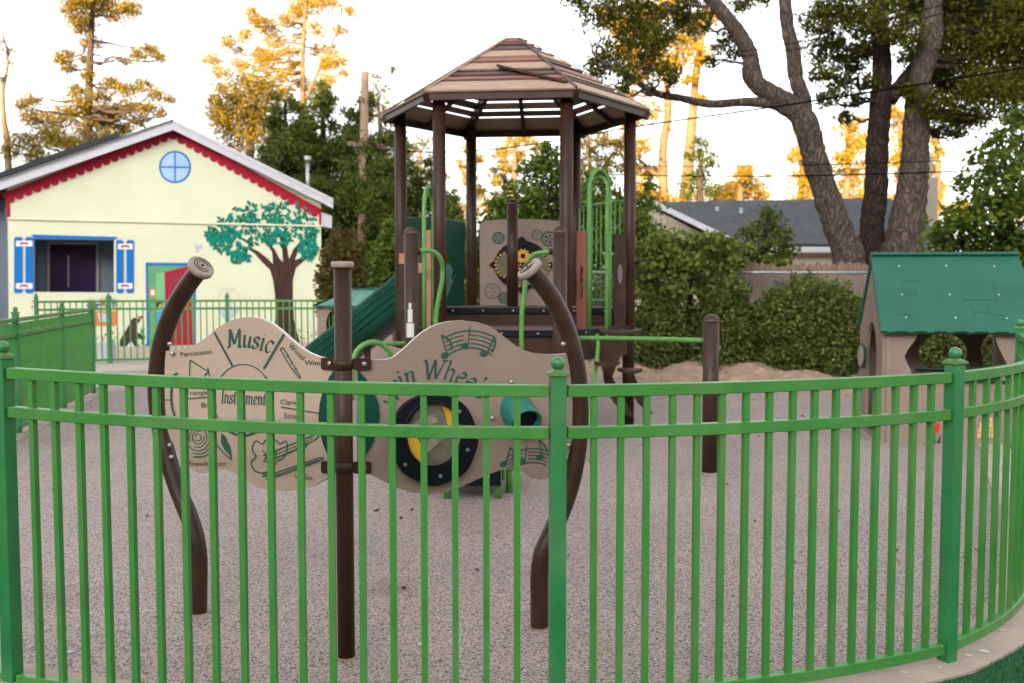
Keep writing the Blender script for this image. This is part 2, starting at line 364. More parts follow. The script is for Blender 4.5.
        if bevel:
            b = o.modifiers.new('bevel', 'BEVEL'); b.width = bevel; b.segments = 2; b.limit_method = 'ANGLE'; b.angle_limit = math.radians(40)
        return o

def tag(o, label=None, cat=None, group=None, kind=None):
    if label: o['label'] = label
    if cat: o['category'] = cat
    if group: o['group'] = group
    if kind: o['kind'] = kind
    return o
def thing(name, label, cat, loc, group=None):
    o = bpy.data.objects.new(name, None); C.objects.link(o); o.location = loc
    o.empty_display_size = 0.2
    WL[o.name] = Vector(loc)
    return tag(o, label, cat, group)
def dupchild(src, parent, loc):
    """a copy of a part (and its sub-parts) under parent, moved by loc (parts built around their own origin)"""
    c = src.copy(); C.objects.link(c); c.parent = parent; c.location = Vector(loc) - WL[parent.name]
    WL[c.name] = Vector(loc)
    return c
def lerp(a, b, t): return a + (b-a)*t
def smoothpath(pts, sub=6):
    """Catmull-Rom through pts"""
    P = [Vector(p) for p in pts]; P = [P[0]*2-P[1]] + P + [P[-1]*2-P[-2]]
    out = []
    for i in range(1, len(P)-2):
        for k in range(sub):
            t = k/sub
            out.append(0.5*((2*P[i]) + (-P[i-1]+P[i+1])*t + (2*P[i-1]-5*P[i]+4*P[i+1]-P[i+2])*t*t + (-P[i-1]+3*P[i]-3*P[i+1]+P[i+2])*t**3))
    out.append(P[-2]); return out

# ------------------------------------------------------------------ foliage
def leaf_mesh(name, cen, L_, W_, material, parent=None, up=0.3):
    n = len(cen); rng = RNG
    d = rng.normal(size=(n, 3)); d[:, 2] += up; d /= np.linalg.norm(d, axis=1)[:, None]
    q = rng.normal(size=(n, 3)); s = np.cross(d, q); s /= np.linalg.norm(s, axis=1)[:, None]
    k = rng.uniform(0.65, 1.3, size=(n, 1))
    d *= L_*k*0.5; s *= W_*k*0.5
    nn = np.cross(d, s); nn /= np.linalg.norm(nn, axis=1)[:, None]
    off = np.array(WL.get(parent.name, Vector((0,0,0)))) if parent else np.zeros(3)
    c = cen - off
    v = np.stack([c-d, c-d*0.1+s, c+d - nn*L_*0.12, c-d*0.1-s], axis=1).reshape(-1, 3).astype(np.float32)
    me = bpy.data.meshes.new(name)
    me.vertices.add(n*4); me.vertices.foreach_set('co', v.ravel())
    me.loops.add(n*4); me.loops.foreach_set('vertex_index', np.arange(n*4, dtype=np.int32))
    me.polygons.add(n); me.polygons.foreach_set('loop_start', np.arange(0, n*4, 4, dtype=np.int32))
    me.update(calc_edges=True); me.materials.append(material)
    o = bpy.data.objects.new(name, me); C.objects.link(o)
    if parent: o.parent = parent
    return o
def clump_points(clumps, dens, leaf, tuft=0.22, sub=1.0, flat=0.8):
    """clumps: (center Vector, radius). returns leaf centres gathered in tufts"""
    out = []
    for c, r in clumps:
        area = r*r
        nt = max(5, int(14*sub*(1 + r)))
        d = RNG.normal(size=(nt, 3)); d /= np.linalg.norm(d, axis=1)[:, None]
        rad = r*RNG.uniform(0.25, 1.0, size=(nt, 1))**0.6
        tc = d*rad; tc[:, 2] *= flat
        n = max(60, int(38*dens*area/(leaf*leaf)))
        pick = RNG.integers(0, nt, n)
        tr = r*tuft*RNG.uniform(0.6, 1.5, size=nt)
        p = tc[pick] + RNG.normal(size=(n, 3))*tr[pick][:, None]*np.array([1, 1, 0.7])
        out.append(p + np.array(c))
    return np.concatenate(out)
def limb_path(a, b, wob=0.06, n=6):
    a, b = Vector(a), Vector(b); l = (b-a).length
    pts = [a]
    for i in range(1, n):
        t = i/n; p = a.lerp(b, t); p.z -= 0.10*l*math.sin(PI*t)*0.4
        pts.append(p + Vector([random.uniform(-1, 1)*wob*l for _ in range(3)]))
    pts.append(b); return pts
def tree(name, label, cat, Y, trunks, clumps, lm, bark, leaf=0.16, dens=1.2, depth=1.0, group=None, tuft=0.22, sub=1.0,
         limbs=True, wl=0.4, up=0.3, flat=0.8, limb_r=0.03, extra=()):
    """trunks: list of [(px,py,radius_m[,dY])...] from foot to tip; clumps (px,py,r_px[,dY])"""
    px, py = trunks[0][0][0], trunks[0][0][1]
    foot = at(px, py, Y); foot.z = 0
    root = thing(name, label, cat, foot, group)
    tp = []
    for i, tk in enumerate(trunks):
        P = [at(p[0], p[1], Y + (p[3] if len(p) > 3 else 0)) for p in tk]; R = [p[2] for p in tk]
        if i == 0 and P[0].z > 0.05: P.insert(0, Vector((P[0].x, P[0].y, -0.1))); R.insert(0, R[0]*1.15)
        S = smoothpath(P, 8)
        SR = np.interp(np.linspace(0, len(P)-1, len(S)), range(len(P)), R)
        SR = [r*random.uniform(0.94, 1.07) for r in SR]
        mb = MB(); mb.tube(S, SR, 14); mb.build('trunk' if i == 0 else 'limb', bark, root)
        tp += list(zip(S, SR))
    cl = []
    for q in clumps:
        dy = q[3] if len(q) > 3 else random.uniform(-1, 1)*depth
        c = at(q[0], q[1], Y+dy); cl.append((c, q[2]*Y/F))
    if limbs:
        mb = MB()
        for c, r in cl:
            cand = [(p, rr) for p, rr in tp if p.z < c.z + r*0.3 and p.z > 0.5] or tp
            p, rr = min(cand, key=lambda t: (t[0]-c).length)
            pts = smoothpath(limb_path(p, c), 3)
            r0 = min(rr*0.6, limb_r*(1+(p-c).length*0.5)); n = len(pts)
            mb.tube(pts, [r0*(1-0.8*i/(n-1)) for i in range(n)], 6)
            for k in range(5):
                e = c + Vector([random.gauss(0, 1)*r*0.55 for _ in range(3)])
                q = pts[random.randint(n//2, n-1)]; tw = limb_path(q, e, 0.08, 4)
                mb.tube(tw, [r0*0.3*(1-0.7*i/4) for i in range(5)], 4)
        mb.build('branches', bark, root)
    P = clump_points(cl, dens, leaf, tuft, sub, flat)
    leaf_mesh('crown', P, leaf, leaf*wl, lm, root, up)
    return root
def shrub(name, label, Y, x0, x1, y0, y1, lm, leaf=0.05, n=9000, depth=0.7, group=None, Yb=None, cat='shrub', rough=0.18, box=0.0):
    """a bushy plant filling the pixel box, standing on the ground at Y"""
    xc = (x0+x1)/2; foot = at(xc, 340, Y); foot.z = 0
    root = thing(name, label, cat, foot, group)
    hw = (x1-x0)/2*Y/F; top = at(xc, y0, Y).z; bot = -0.45
    rz = (top-bot)/2; cz = (top+bot)/2
    c = Vector((foot.x, foot.y, cz))
    mb = MB()
    for k in range(9):
        a = random.uniform(0, 2*PI); e = c + Vector((math.cos(a)*hw*0.7, math.sin(a)*depth*0.6, random.uniform(-0.2, 0.75)*rz))
        s = foot + Vector((random.uniform(-1, 1)*hw*0.25, random.uniform(-.2, .2), -0.03))
        mb.tube(smoothpath(limb_path(s, e, 0.05), 2), [0.018 - 0.0012*i for i in range(13)], 5)
    mb.build('stems', M['bark_dark'], root)
    d = RNG.normal(size=(n, 3)); d /= np.linalg.norm(d, axis=1)[:, None]
    if box:                                            # superellipsoid: boxier hedges
        m_ = np.max(np.abs(d), axis=1)[:, None]; d = d*(1-box) + d/m_*box
    # lumpy radius
    ph = RNG.uniform(0, 6.28, 9); lump = 0
    for i in range(9):
        w_ = RNG.normal(size=3)*(2.6 if i < 4 else 7.5); lump = lump + np.sin(d@w_ + ph[i])*(1 if i < 4 else .6)
    lump = 1 + rough*lump/3
    rr = RNG.uniform(0.15, 1, n)**0.3*lump
    rr = rr*(1+RNG.normal(size=n)*0.05)
    p = d*rr[:, None]*np.array([hw, depth, rz]) + np.array(c)
    ns = 70; sd_ = RNG.normal(size=(ns, 3)); sd_[:, 2] = np.abs(sd_[:, 2])+.2; sd_ /= np.linalg.norm(sd_, axis=1)[:, None]     # stray shoots
    sh_ = np.repeat(sd_, 14, 0)*(RNG.uniform(0.9, 1.14, ns*14)[:, None]); sh_ = sh_*np.array([hw, depth, rz]) + np.array(c) + RNG.normal(size=(ns*14, 3))*.018
    p = np.concatenate([p, sh_])
    p = p[p[:, 2] > 0.02]
    leaf_mesh('foliage', p, leaf, leaf*0.55, lm, root, 0.4)
    return root
# ================================================================== SETTING
def sheet(name, pts, z, m, kind='structure'):
    mb = MB(); mb.flat([(p[0], p[1], z) for p in pts])
    o = mb.build(name, m, fixn=False)
    for p in o.data.polygons:
        if p.normal.z < 0: p.flip()
    o['kind'] = kind; return o
g = MB(); N_ = 24
g.add([(-400+800*i/N_, -160+760*j/N_, -0.02) for j in range(N_+1) for i in range(N_+1)],
      [(j*(N_+1)+i, j*(N_+1)+i+1, (j+1)*(N_+1)+i+1, (j+1)*(N_+1)+i) for j in range(N_) for i in range(N_)])
o = g.build('ground', M['ground'], fixn=False); o['kind'] = 'structure'
# unseen ridge added behind the camera, sized to keep the sun off everything near
hv = []; hf = []
dv = Vector((math.sin(AZ), math.cos(AZ), 0)); sv = Vector((math.cos(AZ), -math.sin(AZ), 0))
CR, HT = 92.0, 6.0 + (92.0 + 42*math.cos(AZ))*math.tan(ELEV)
nu, nv_ = 90, 16
for i in range(nu+1):
    u = -320 + 640*i/nu
    for j in range(nv_+1):
        q = -55 + 110*j/nv_
        h = HT*math.cos(PI/2*q/55)**1.1*(1 if abs(u) < 240 else max(0, 1-(abs(u)-240)/80)) + 0.5*math.sin(u*0.11)*math.cos(q*0.05) + 0.25*math.sin(u*0.37+1)
        p = -dv*(CR) + sv*u - dv*q
        hv.append((p.x, p.y, h-0.6))
for i in range(nu):
    for j in range(nv_): a = i*(nv_+1)+j; hf.append((a, a+1, a+nv_+2, a+nv_+1))
g = MB(); g.add(hv, hf, 0, True); o = g.build('hill', M['hillgrass']); o['kind'] = 'structure'

# fence line of the enclosure: circle through three measured posts
PL, PM_, PR = Vector((-1.965, 3.77, 0)), Vector((0.163, 3.47, 0)), Vector((1.80, 3.97, 0))
def circle3(a, b, c):
    ax, ay, bx, by, cx, cy = a.x, a.y, b.x, b.y, c.x, c.y
    d = 2*(ax*(by-cy)+bx*(cy-ay)+cx*(ay-by))
    ux = ((ax*ax+ay*ay)*(by-cy)+(bx*bx+by*by)*(cy-ay)+(cx*cx+cy*cy)*(ay-by))/d
    uy = ((ax*ax+ay*ay)*(cx-bx)+(bx*bx+by*by)*(ax-cx)+(cx*cx+cy*cy)*(bx-ax))/d
    return Vector((ux, uy, 0)), math.hypot(ax-ux, ay-uy)
CC, CRAD = circle3(PL, PM_, PR)
print('fence circle', CC, CRAD, PL, PM_, PR)
def ang(p): return math.atan2(p.y-CC.y, p.x-CC.x)
aL, aM, aR = ang(PL), ang(PM_), ang(PR)
def onarc(a, r=0): return Vector((CC.x+(CRAD+r)*math.cos(a), CC.y+(CRAD+r)*math.sin(a), 0))
aEnd = aR
pE = onarc(aEnd); XP = Vector((2.37, 4.52, 0)); RP = Vector((3.66, 7.05, 0)); RP2 = Vector((4.75, 9.6, 0))
aStart = aL - (aM-aL)*0.30
pS = onarc(aStart); LP = [Vector((-4.75, 8.3, 0)), Vector((-5.12, 10.1, 0)), Vector((-5.56, 12.1, 0)), Vector((-5.9, 13.75, 0))]
near_line = [onarc(aStart + (aEnd-aStart)*i/40) for i in range(41)]
rcurve = smoothpath([onarc(aR-0.05), onarc(aR), XP, Vector((3.05, 5.66, 0)), RP, RP2], 6)[6:]
full = LP[::-1] + near_line + rcurve[1:]
def offset_line(line, d):
    out = []
    for i, p in enumerate(line):
        t = (line[min(i+1, len(line)-1)] - line[max(i-1, 0)]).normalized()
        n = Vector((t.y, -t.x, 0)); out.append(p + n*d)
    return out
inner = offset_line(full, -0.14); outer = offset_line(full, 0.125)
sheet('rubber_playground_surface', [(p.x, p.y) for p in inner] + [(6.2, 12.2), (4.8, 12.9), (2.2, 15.6), (0, 17.5), (-4.0, 18.6), (-7.4, 17.0)], 0.0, M['rubber'])
def strip(name, a, b, z, m, th=0.0):
    mb = MB(); n = len(a)
    mb.add([(p.x, p.y, z) for p in a] + [(p.x, p.y, z) for p in b], [(i, i+1, n+i+1, n+i) for i in range(n-1)])
    if th:
        mb.add([(p.x, p.y, z) for p in a] + [(p.x, p.y, z-th) for p in a], [(i, i+1, n+i+1, n+i) for i in range(n-1)])
        mb.add([(p.x, p.y, z) for p in b] + [(p.x, p.y, z-th) for p in b], [(i, i+1, n+i+1, n+i) for i in range(n-1)])
    o = mb.build(name, m); o['kind'] = 'structure'; return o
strip('concrete_kerb', inner, outer, 0.008, M['concrete'], 0.03)
far = offset_line(full, 3.5)
# turf outside the fence
tf = [p for p in outer]
strip('artificial_turf', outer[:], offset_line(full, 2.6), -0.004, M['turf'])
sheet('sand_strip', [(7.5, 11.2), (6.2, 12.1), (4.8, 12.8), (2.2, 15.5), (0, 17.4), (-2, 18.2), (-2, 26), (9, 26), (14, 14)], -0.008, M['sand'])
sheet('concrete_walk', [(-9, 14.2), (-5.75, 14.6), (-7.5, 17.0), (-4.0, 18.65), (0, 17.5), (-2, 18.3), (-2, 30), (-20, 22), (-16, 12)], -0.004, M['walk'])
# sandy bank rising to the shrubs
mb = MB(); nx, ny = 110, 60
def sm(t): t = max(0, min(1, t)); return t*t*(3-2*t)
def bank(x, y):
    t = (x-0.5)/7.2; yb = 17.0 - 5.3*t
    B = 0.42*max(0, 1-t*1.25)+0.03
    s = (y-yb)
    return B*sm(s/1.5) + (0.035*math.sin(x*3.1+y*1.7)+0.03*math.sin(x*5.3-y*4.1+2)+0.02*math.sin(x*11+y*9))*sm(s/.5)*sm((3.2-t*2)/1)
for j in range(ny+1):
    for i in range(nx+1):
        t = i/nx; x = 0.5 + 7.2*t; yb = 17.0 - 5.3*t; y = yb + 5.0*j/ny
        z = bank(x, y) + random.uniform(-.012, .012)*(j > 0)
        if j == 0: z = -0.012
        mb.v.append((x, y, z))
mb2 = MB(); mb2.add(mb.v, [(j*(nx+1)+i, j*(nx+1)+i+1, (j+1)*(nx+1)+i+1, (j+1)*(nx+1)+i) for j in range(ny) for i in range(nx)], 0, True)
o = mb2.build('sand_mound', M['sand'], fixn=False); o['kind'] = 'structure'

# grass blades of the turf near the frame corner (uncountable)
n = 60000
fo = offset_line(full, 0.13); fo2 = offset_line(full, 1.5)
i0 = len(LP)+20; idx = RNG.integers(i0, len(full)-9, n); tt = RNG.uniform(0, 1, n); rr_ = RNG.uniform(0, 1, n)
A_ = np.array([tuple(p) for p in fo]); B_ = np.array([tuple(p) for p in fo2])
P_ = (A_[idx]*(1-tt[:, None])+A_[idx+1]*tt[:, None])*(1-rr_[:, None]) + (B_[idx]*(1-tt[:, None])+B_[idx+1]*tt[:, None])*rr_[:, None]
bx, by = P_[:, 0], P_[:, 1]
h = RNG.uniform(0.012, 0.024, n); yaw = RNG.uniform(0, 6.28, n); lx = RNG.normal(size=n)*0.008; ly = RNG.normal(size=n)*0.008
wv = 0.0018
v = np.stack([np.stack([bx-np.cos(yaw)*wv, by-np.sin(yaw)*wv, np.full(n, -0.004)], 1),
              np.stack([bx+np.cos(yaw)*wv, by+np.sin(yaw)*wv, np.full(n, -0.004)], 1),
              np.stack([bx+lx, by+ly, h], 1)], 1).reshape(-1, 3)
me = bpy.data.meshes.new('turf_blades'); me.vertices.add(n*3); me.vertices.foreach_set('co', v.astype(np.float32).ravel())
me.loops.add(n*3); me.loops.foreach_set('vertex_index', np.arange(n*3, dtype=np.int32))
me.polygons.add(n); me.polygons.foreach_set('loop_start', np.arange(0, n*3, 3, dtype=np.int32)); me.update(calc_edges=True)
me.materials.append(leafmat('turf_blade', [(0.01, 0.08, 0.02), (0.02, 0.15, 0.04), (0.05, 0.22, 0.07)], 0.2))
o = bpy.data.objects.new('turf_grass', me); C.objects.link(o)
tag(o, 'short dark green artificial grass at the bottom right beyond the kerb', 'grass', kind='stuff')

# white paint spatters on the kerb and debris on the rubber
for i, (px, py, s) in enumerate([(985, 651, 7), (1003, 630, 6), (1016, 624, 4), (968, 655, 5), (905, 672, 5), (872, 671, 3), (940, 667, 3)]):
    c = atz(px, py, 0.011); q = MB()
    pts = []
    for k in range(9):
        a_ = 2*PI*k/9; rr = s*0.0026*random.uniform(0.7, 1.2); pts.append((c.x+rr*math.cos(a_)*1.3, c.y+rr*math.sin(a_), 0.0112))
    q.flat(pts); o = q.build('paint_splash', M['pale'], fixn=False); o['kind'] = 'structure'

# ================================================================== FENCES
GAPS = 0.0
def post_src(parent, p, h=1.235, w_=0.057, yaw=0):
    x = Vector((math.cos(yaw), math.sin(yaw), 0)); y = Vector((-math.sin(yaw), math.cos(yaw), 0)); z = Vector((0,0,1))
    mb = MB(); mb.box(p+z*(h/2-0.01), (w_, w_, h+0.02), x, y, z); po = mb.build('post', M['fence_post'], parent, bevel=0.004)
    mb = MB(); mb.box(p+z*(h+0.004), (w_+0.016, w_+0.016, 0.012), x, y, z)
    a = w_/2+0.003
    b_ = a*0.35
    vs = [p+z*(h+0.011)+x*(a*i)+y*(a*j) for i, j in ((-1,-1),(1,-1),(1,1),(-1,1))]+[p+z*(h+0.022)+x*(b_*i)+y*(b_*j) for i, j in ((-1,-1),(1,-1),(1,1),(-1,1))]
    mb.add(vs, [(0,1,2,3),(4,5,6,7)]+[(i, (i+1) % 4, 4+(i+1) % 4, 4+i) for i in range(4)])
    mb.build('post_cap', M['fence_rust'], po, bevel=0.002)
    mb = MB(); mb.ball(p+z*(h+0.041), 0.0255, 18, 12); mb.build('ball_finial', M['fence_post'], po)
    return po
def panel(parent, line, npk, zt=1.20, rail=0.043, pk=0.023, gap2=0.150, mats='fence', lower=True, lift=lambda p: 0.0, liftb=None):
    """line: ground points between two posts; rails follow it, npk pickets spaced evenly"""
    L_ = [0]
    for a, b in zip(line, line[1:]): L_.append(L_[-1]+(b-a).length)
    def pt(t):
        s = t*L_[-1]
        for i in range(len(line)-1):
            if s <= L_[i+1] + 1e-9:
                f = (s-L_[i])/max(1e-9, L_[i+1]-L_[i]); return line[i].lerp(line[i+1], f), (line[i+1]-line[i]).normalized()
        return line[-1], (line[-1]-line[-2]).normalized()
    z = Vector((0,0,1))
    for ztop in ([zt, zt-gap2, 0.085] if lower else [zt, zt-gap2]):
        vs = []; fs = []
        for i in range(len(line)):
            t = (line[min(i+1, len(line)-1)]-line[max(i-1, 0)]).normalized(); nn = Vector((t.y, -t.x, 0))
            for sx, sz in ((-1, 0), (1, 0), (1, 1), (-1, 1)):
                vs.append(line[i] + nn*(0.018*sx) + z*(ztop-rail+rail*sz+(liftb if (liftb and ztop < .5) else lift)(line[i])))
        for i in range(len(line)-1):
            for k in range(4): fs.append((i*4+k, i*4+(k+1) % 4, (i+1)*4+(k+1) % 4, (i+1)*4+k))
        n_ = len(line); fs += [(0,1,2,3), tuple((n_-1)*4+k for k in range(4))]
        mb = MB(); mb.add(vs, fs); mb.build('rail', M[mats], parent, bevel=0.003)
    base = MB(); base.box((0, 0, 0), (pk, pk, 1.0)); 
    return pt
PKMESH = {}
def picket(parent, p, d, z0, z1, pk=0.0225, m='fence'):
    key = (round(pk, 4), m)
    if key not in PKMESH:
        q = MB(); q.box((0, 0, 0.5), (pk, pk, 1.0)); o = q.build('picket', M[m]); PKMESH[key] = o.data
        bpy.data.objects.remove(o)
    o = bpy.data.objects.new('picket', PKMESH[key]); C.objects.link(o); o.parent = parent
    o.location = Vector((p.x, p.y, z0)) - WL[parent.name]; o.scale = (1, 1, z1-z0)
    o.rotation_euler = (random.uniform(-.0015, .0015), random.uniform(-.0015, .0015), math.atan2(d.y, d.x)); return o
nf = thing('metal_fence', 'curved bright green picket fence in the foreground with ball topped posts', 'fence', (PM_.x, PM_.y, 0))
posts = [(aL, None), (aM, None), (aR, None)]
for a in (aL, aM, aR): post_src(nf, onarc(a), h=1.24+(.038 if a is aL else 0), yaw=a)
post_src(nf, RP, yaw=1.1)
def arcseg(a0, a1, n=14): return [onarc(a0+(a1-a0)*i/n) for i in range(n+1)]
dA = 0.035/CRAD
iRP = min(range(len(rcurve)), key=lambda i: (rcurve[i]-RP).length)
ru = (rcurve[1]-rcurve[0]).normalized()
segs = [(arcseg(aL+dA, aM-dA, 18), 18), (arcseg(aM+dA, aR-dA, 14), 16),
        (arcseg(aStart, aL-dA, 6), 4), ([rcurve[0]+ru*.035] + rcurve[1:iRP] + [RP-(RP-rcurve[iRP-1]).normalized()*.035], 28)]
def LIFT(p): return 0.038*max(0, min(1.2, (PM_.x-p.x)/(PM_.x-PL.x))) + 0.005 if p.y < 4.6 else 0.0
def LIFTB(p): return -0.048*max(0, min(1.2, (PM_.x-p.x)/(PM_.x-PL.x))) if p.y < 4.6 else 0.0
for ln, k in segs:
    pt = panel(nf, ln, k, lift=LIFT, liftb=LIFTB)
    for i in range(k):
        p, d = pt((i+1)/(k+1)); picket(nf, p, d, 0.075+LIFTB(p), 1.160+LIFT(p))
# side fence on the left, seen almost edge on
sf = thing('metal_fence', 'darker green picket fence running away along the left edge, seen nearly edge on', 'fence', LP[1])
for p in LP[:]: post_src(sf, p, h=1.25, w_=0.06, yaw=1.8)
for a, b in zip(LP, LP[1:]):
    u = (b-a).normalized(); ln = [a+u*0.03, b-u*0.03]; k = int((b-a).length/0.105)
    pt = panel(sf, ln, k)
    for i in range(k):
        p, d = pt((i+1)/(k+1)); picket(sf, p, d, 0.085, 1.145)
# far fence before the painted house
ff = thing('metal_fence', 'thin green picket fence in front of the cream painted house', 'fence', atz(110, 362))
fl = [atz(38, 366), atz(110, 363), atz(228, 361), atz(352, 361)]
for i, p in enumerate(fl): p.z = 0; post_src(ff, p, h=1.29, w_=0.06 if i != 1 else 0.075)
for a, b in zip(fl, fl[1:]):
    u = (b-a).normalized(); ln = [a+u*0.03, b-u*0.03]; k = int((b-a).length/0.125)
    pt = panel(ff, ln, k, zt=1.22)
    for i in range(k):
        p, d = pt((i+1)/(k+1)); picket(ff, p, d, 0.085, 1.18, pk=0.022)

# ================================================================== MUSIC PLAY PANELS
BC = atz(346.5, 657); BL = atz(198, 613); BR = atz(539.5, 627)
ul = (BL-BC).normalized(); ur = (BR-BC).normalized()
nl = Vector((-ul.y, ul.x, 0)); nr = Vector((-ur.y, ur.x, 0))
if nl.y > 0: nl = -nl
if nr.y > 0: nr = -nr                                   # normals towards the camera
def lp(px, py, off=0.0): return onplane(px, py, BC + nl*off, nl)
def rp(px, py, off=0.0): return onplane(px, py, BC + nr*off, nr)
mp = thing('music_panel_climber', 'pair of tan music activity panels on one straight and two curved brown posts', 'play panel', BC)
q = MB(); ztop = at(346, 268, BC.y).z
q.tube([BC+Vector((0,0,-.02)), BC+Vector((0,0,ztop))], 0.036, 24); cp = q.build('post', M['brown'], mp)
q = MB(); q.tube([BC+Vector((0,0,ztop)), BC+Vector((0,0,ztop+0.006)), BC+Vector((0,0,ztop+0.022)), BC+Vector((0,0,ztop+0.027))], [0.040, 0.047, 0.047, 0.042], 24); q.build('post_cap', M['cap'], cp)
def curved(fn, pts, normal_hint):
    P = smoothpath([fn(x, y) for x, y in pts], 8)
    q = MB(); q.tube(P, 0.042, 20); cpst = q.build('curved_post', M['brown_scuffed'], mp)
    e = P[-1]; d = (P[-1]-P[-2]).normalized()
    q = MB(); q.tube([e, e+d*0.006, e+d*0.026, e+d*0.032], [0.050, 0.062, 0.062, 0.055], 28)
    c = q.build('post_cap', M['cap'], cpst)
    u = d.orthogonal().normalized(); v = d.cross(u)
    q = MB(); top = e + d*0.0335
    for rr in (0.044, 0.030):                                   # carved spiral rings
        pts_ = [top + (u*math.cos(t) + v*math.sin(t))*(rr - 0.010*t/6.28) for t in np.linspace(0, 5.6, 22)]
        q.tube(pts_, 0.0022, 5)
    q.ball(top, 0.007, 8, 6)
    q.build('cap_carving', M['ink2'], c)
    return cpst
curved(lp, [(198, 618), (198.5, 585), (198, 553), (192, 525), (179, 492), (169, 462), (160, 425), (156.5, 385), (161, 345), (172, 312), (186, 288), (199, 270)], None)
curved(rp, [(539.5, 632), (539.5, 600), (539.5, 575), (543, 552), (553, 530), (564, 505), (573, 475), (578.5, 440), (579.5, 405), (576, 365), (567, 330), (555, 303), (542, 284), (532, 272)], None)
mo = [(166, 351), (178, 350), (190, 347), (200, 342), (208, 336), (217, 328), (228, 321.5), (240, 318), (250, 317), (261, 318.5), (271, 323), (280, 330), (289, 338), (299, 346.5), (308, 352.5), (318, 356.5), (327, 358.5), (336, 359.5),
      (337.5, 368), (337.5, 468), (334, 472), (324, 480), (313, 486), (299, 490), (284, 491.5), (270, 490.5), (257, 487), (246, 480), (236, 473.5), (226, 470), (216, 469.5), (206, 473), (199, 474), (191, 469), (183, 460), (176, 449), (170, 438), (166.5, 425), (165, 405), (164.5, 380), (165, 360)]
q = MB(); q.plate([lp(x, y, 0.010) for x, y in mo], -nl*0.019, mside=1)
mpan = q.build('music_panel', [M['tan'], M['edge']], mp)
so = [(357, 360), (372, 360), (386, 359.5), (393, 357.5), (400, 352), (407, 346), (414, 339), (422, 332.5), (431, 327), (441, 323), (452, 321), (464, 320.5), (476, 321.8), (487, 325), (497, 331), (506, 338), (515, 345), (525, 350.5), (536, 353.5), (550, 354.5), (562, 354), (569, 353),
      (571.5, 362), (573, 400), (572, 440), (568, 458), (561, 470), (552, 477), (541, 480), (531, 478), (521, 471), (512, 468.5), (502, 469.5), (490, 474), (476, 480), (462, 486.5), (446, 492), (428, 494.5), (411, 492.5), (396, 487.5), (382, 480.5), (370, 474.5), (358, 473)]
wc = (432, 438); tcn = (523, 415)
hole = [(wc[0]+30*math.cos(a), wc[1]+33*math.sin(a)) for a in np.linspace(0, 2*PI, 32, endpoint=False)]
q = MB(); q.plate([rp(x, y, 0.010) for x, y in so], -nr*0.019, holes=[[rp(x, y, 0.010) for x, y in hole]], mside=1)
span = q.build('spinner_panel', [M['tan2'], M['edge']], mp)
# green lens plates beside the middle post
q = MB(); q.plate([lp(x, y, 0.014) for x, y in [(337, 367), (330, 377), (324, 390), (320.5, 404), (319.5, 418), (321, 433), (325, 447), (330, 457), (337, 464)]], nl*0.006); q.build('green_inset', M['dgreen'], mpan)
q = MB(); q.plate([rp(x, y, 0.014) for x, y in [(358, 370), (366, 379), (373, 390), (378, 403), (379.5, 416), (377, 431), (371, 446), (364, 457), (358, 464)]], nr*0.006); q.build('green_inset', M['dgreen'], span)
# brackets with bolts
def bracket(fn, n, x, y, dx, parent, w2=9, h2=6):
    q = MB(); pts = [(x-w2, y-h2+1), (x-w2+2, y-h2), (x+w2-2, y-h2), (x+w2, y-h2+1), (x+w2, y+h2-1), (x+w2-2, y+h2), (x-w2+2, y+h2), (x-w2, y+h2-1)]
    q.plate([fn(a, b, 0.016) for a, b in pts], n*0.006); b = q.build('bracket', M['brown'], parent)
    c = fn(x+dx, y, 0.022); q = MB(); q.tube([c, c+n*0.006, c+n*0.009], [0.0105, 0.0105, 0.006], 10); q.build('bolt', M['steel'], b)
bracket(lp, nl, 331, 363.5, -1, mp); bracket(lp, nl, 331, 467, -1, mp)
bracket(rp, nr, 362, 364, 2, mp); bracket(rp, nr, 362, 467.5, 2, mp)
for fn, n, x, y in [(lp, nl, 170.5, 344), (lp, nl, 173, 353.5), (lp, nl, 170.5, 445), (lp, nl, 172, 457), (rp, nr, 563, 344), (rp, nr, 568, 445), (rp, nr, 492, 418), (rp, nr, 511, 382)]:
    c = fn(x, y, 0.016); q = MB(); q.tube([c, c+n*0.010, c+n*0.014], [0.011, 0.011, 0.006], 10); q.build('bolt', M['steel'], mp)
for zz in (-0.02, 0.02):
    pass
for y_ in (364, 467):                                       # clamp collars round the middle post
    c = at(346.5, y_, BC.y); q = MB(); q.tube([Vector((BC.x, BC.y, c.z-0.022)), Vector((BC.x, BC.y, c.z+0.022))], 0.041, 20); q.build('clamp', M['brown'], mp)

for P0, r0_ in ((BC, .036), (BL, .042), (BR, .042)):
    q = MB(); n_ = 26; vs = [(P0.x+(r0_-.004)*math.cos(2*PI*i/n_), P0.y+(r0_-.004)*math.sin(2*PI*i/n_), .006) for i in range(n_)]
    vs += [(P0.x+(r0_+k_)*math.cos(2*PI*i/n_), P0.y+(r0_+k_)*math.sin(2*PI*i/n_), .0015) for i in range(n_) for k_ in [random.uniform(.006, .02)]]
    q.add(vs, [(i, (i+1) % n_, n_+(i+1) % n_, n_+i) for i in range(n_)], 0, True); q.build('worn_surface_ring', M['sand'], mp)
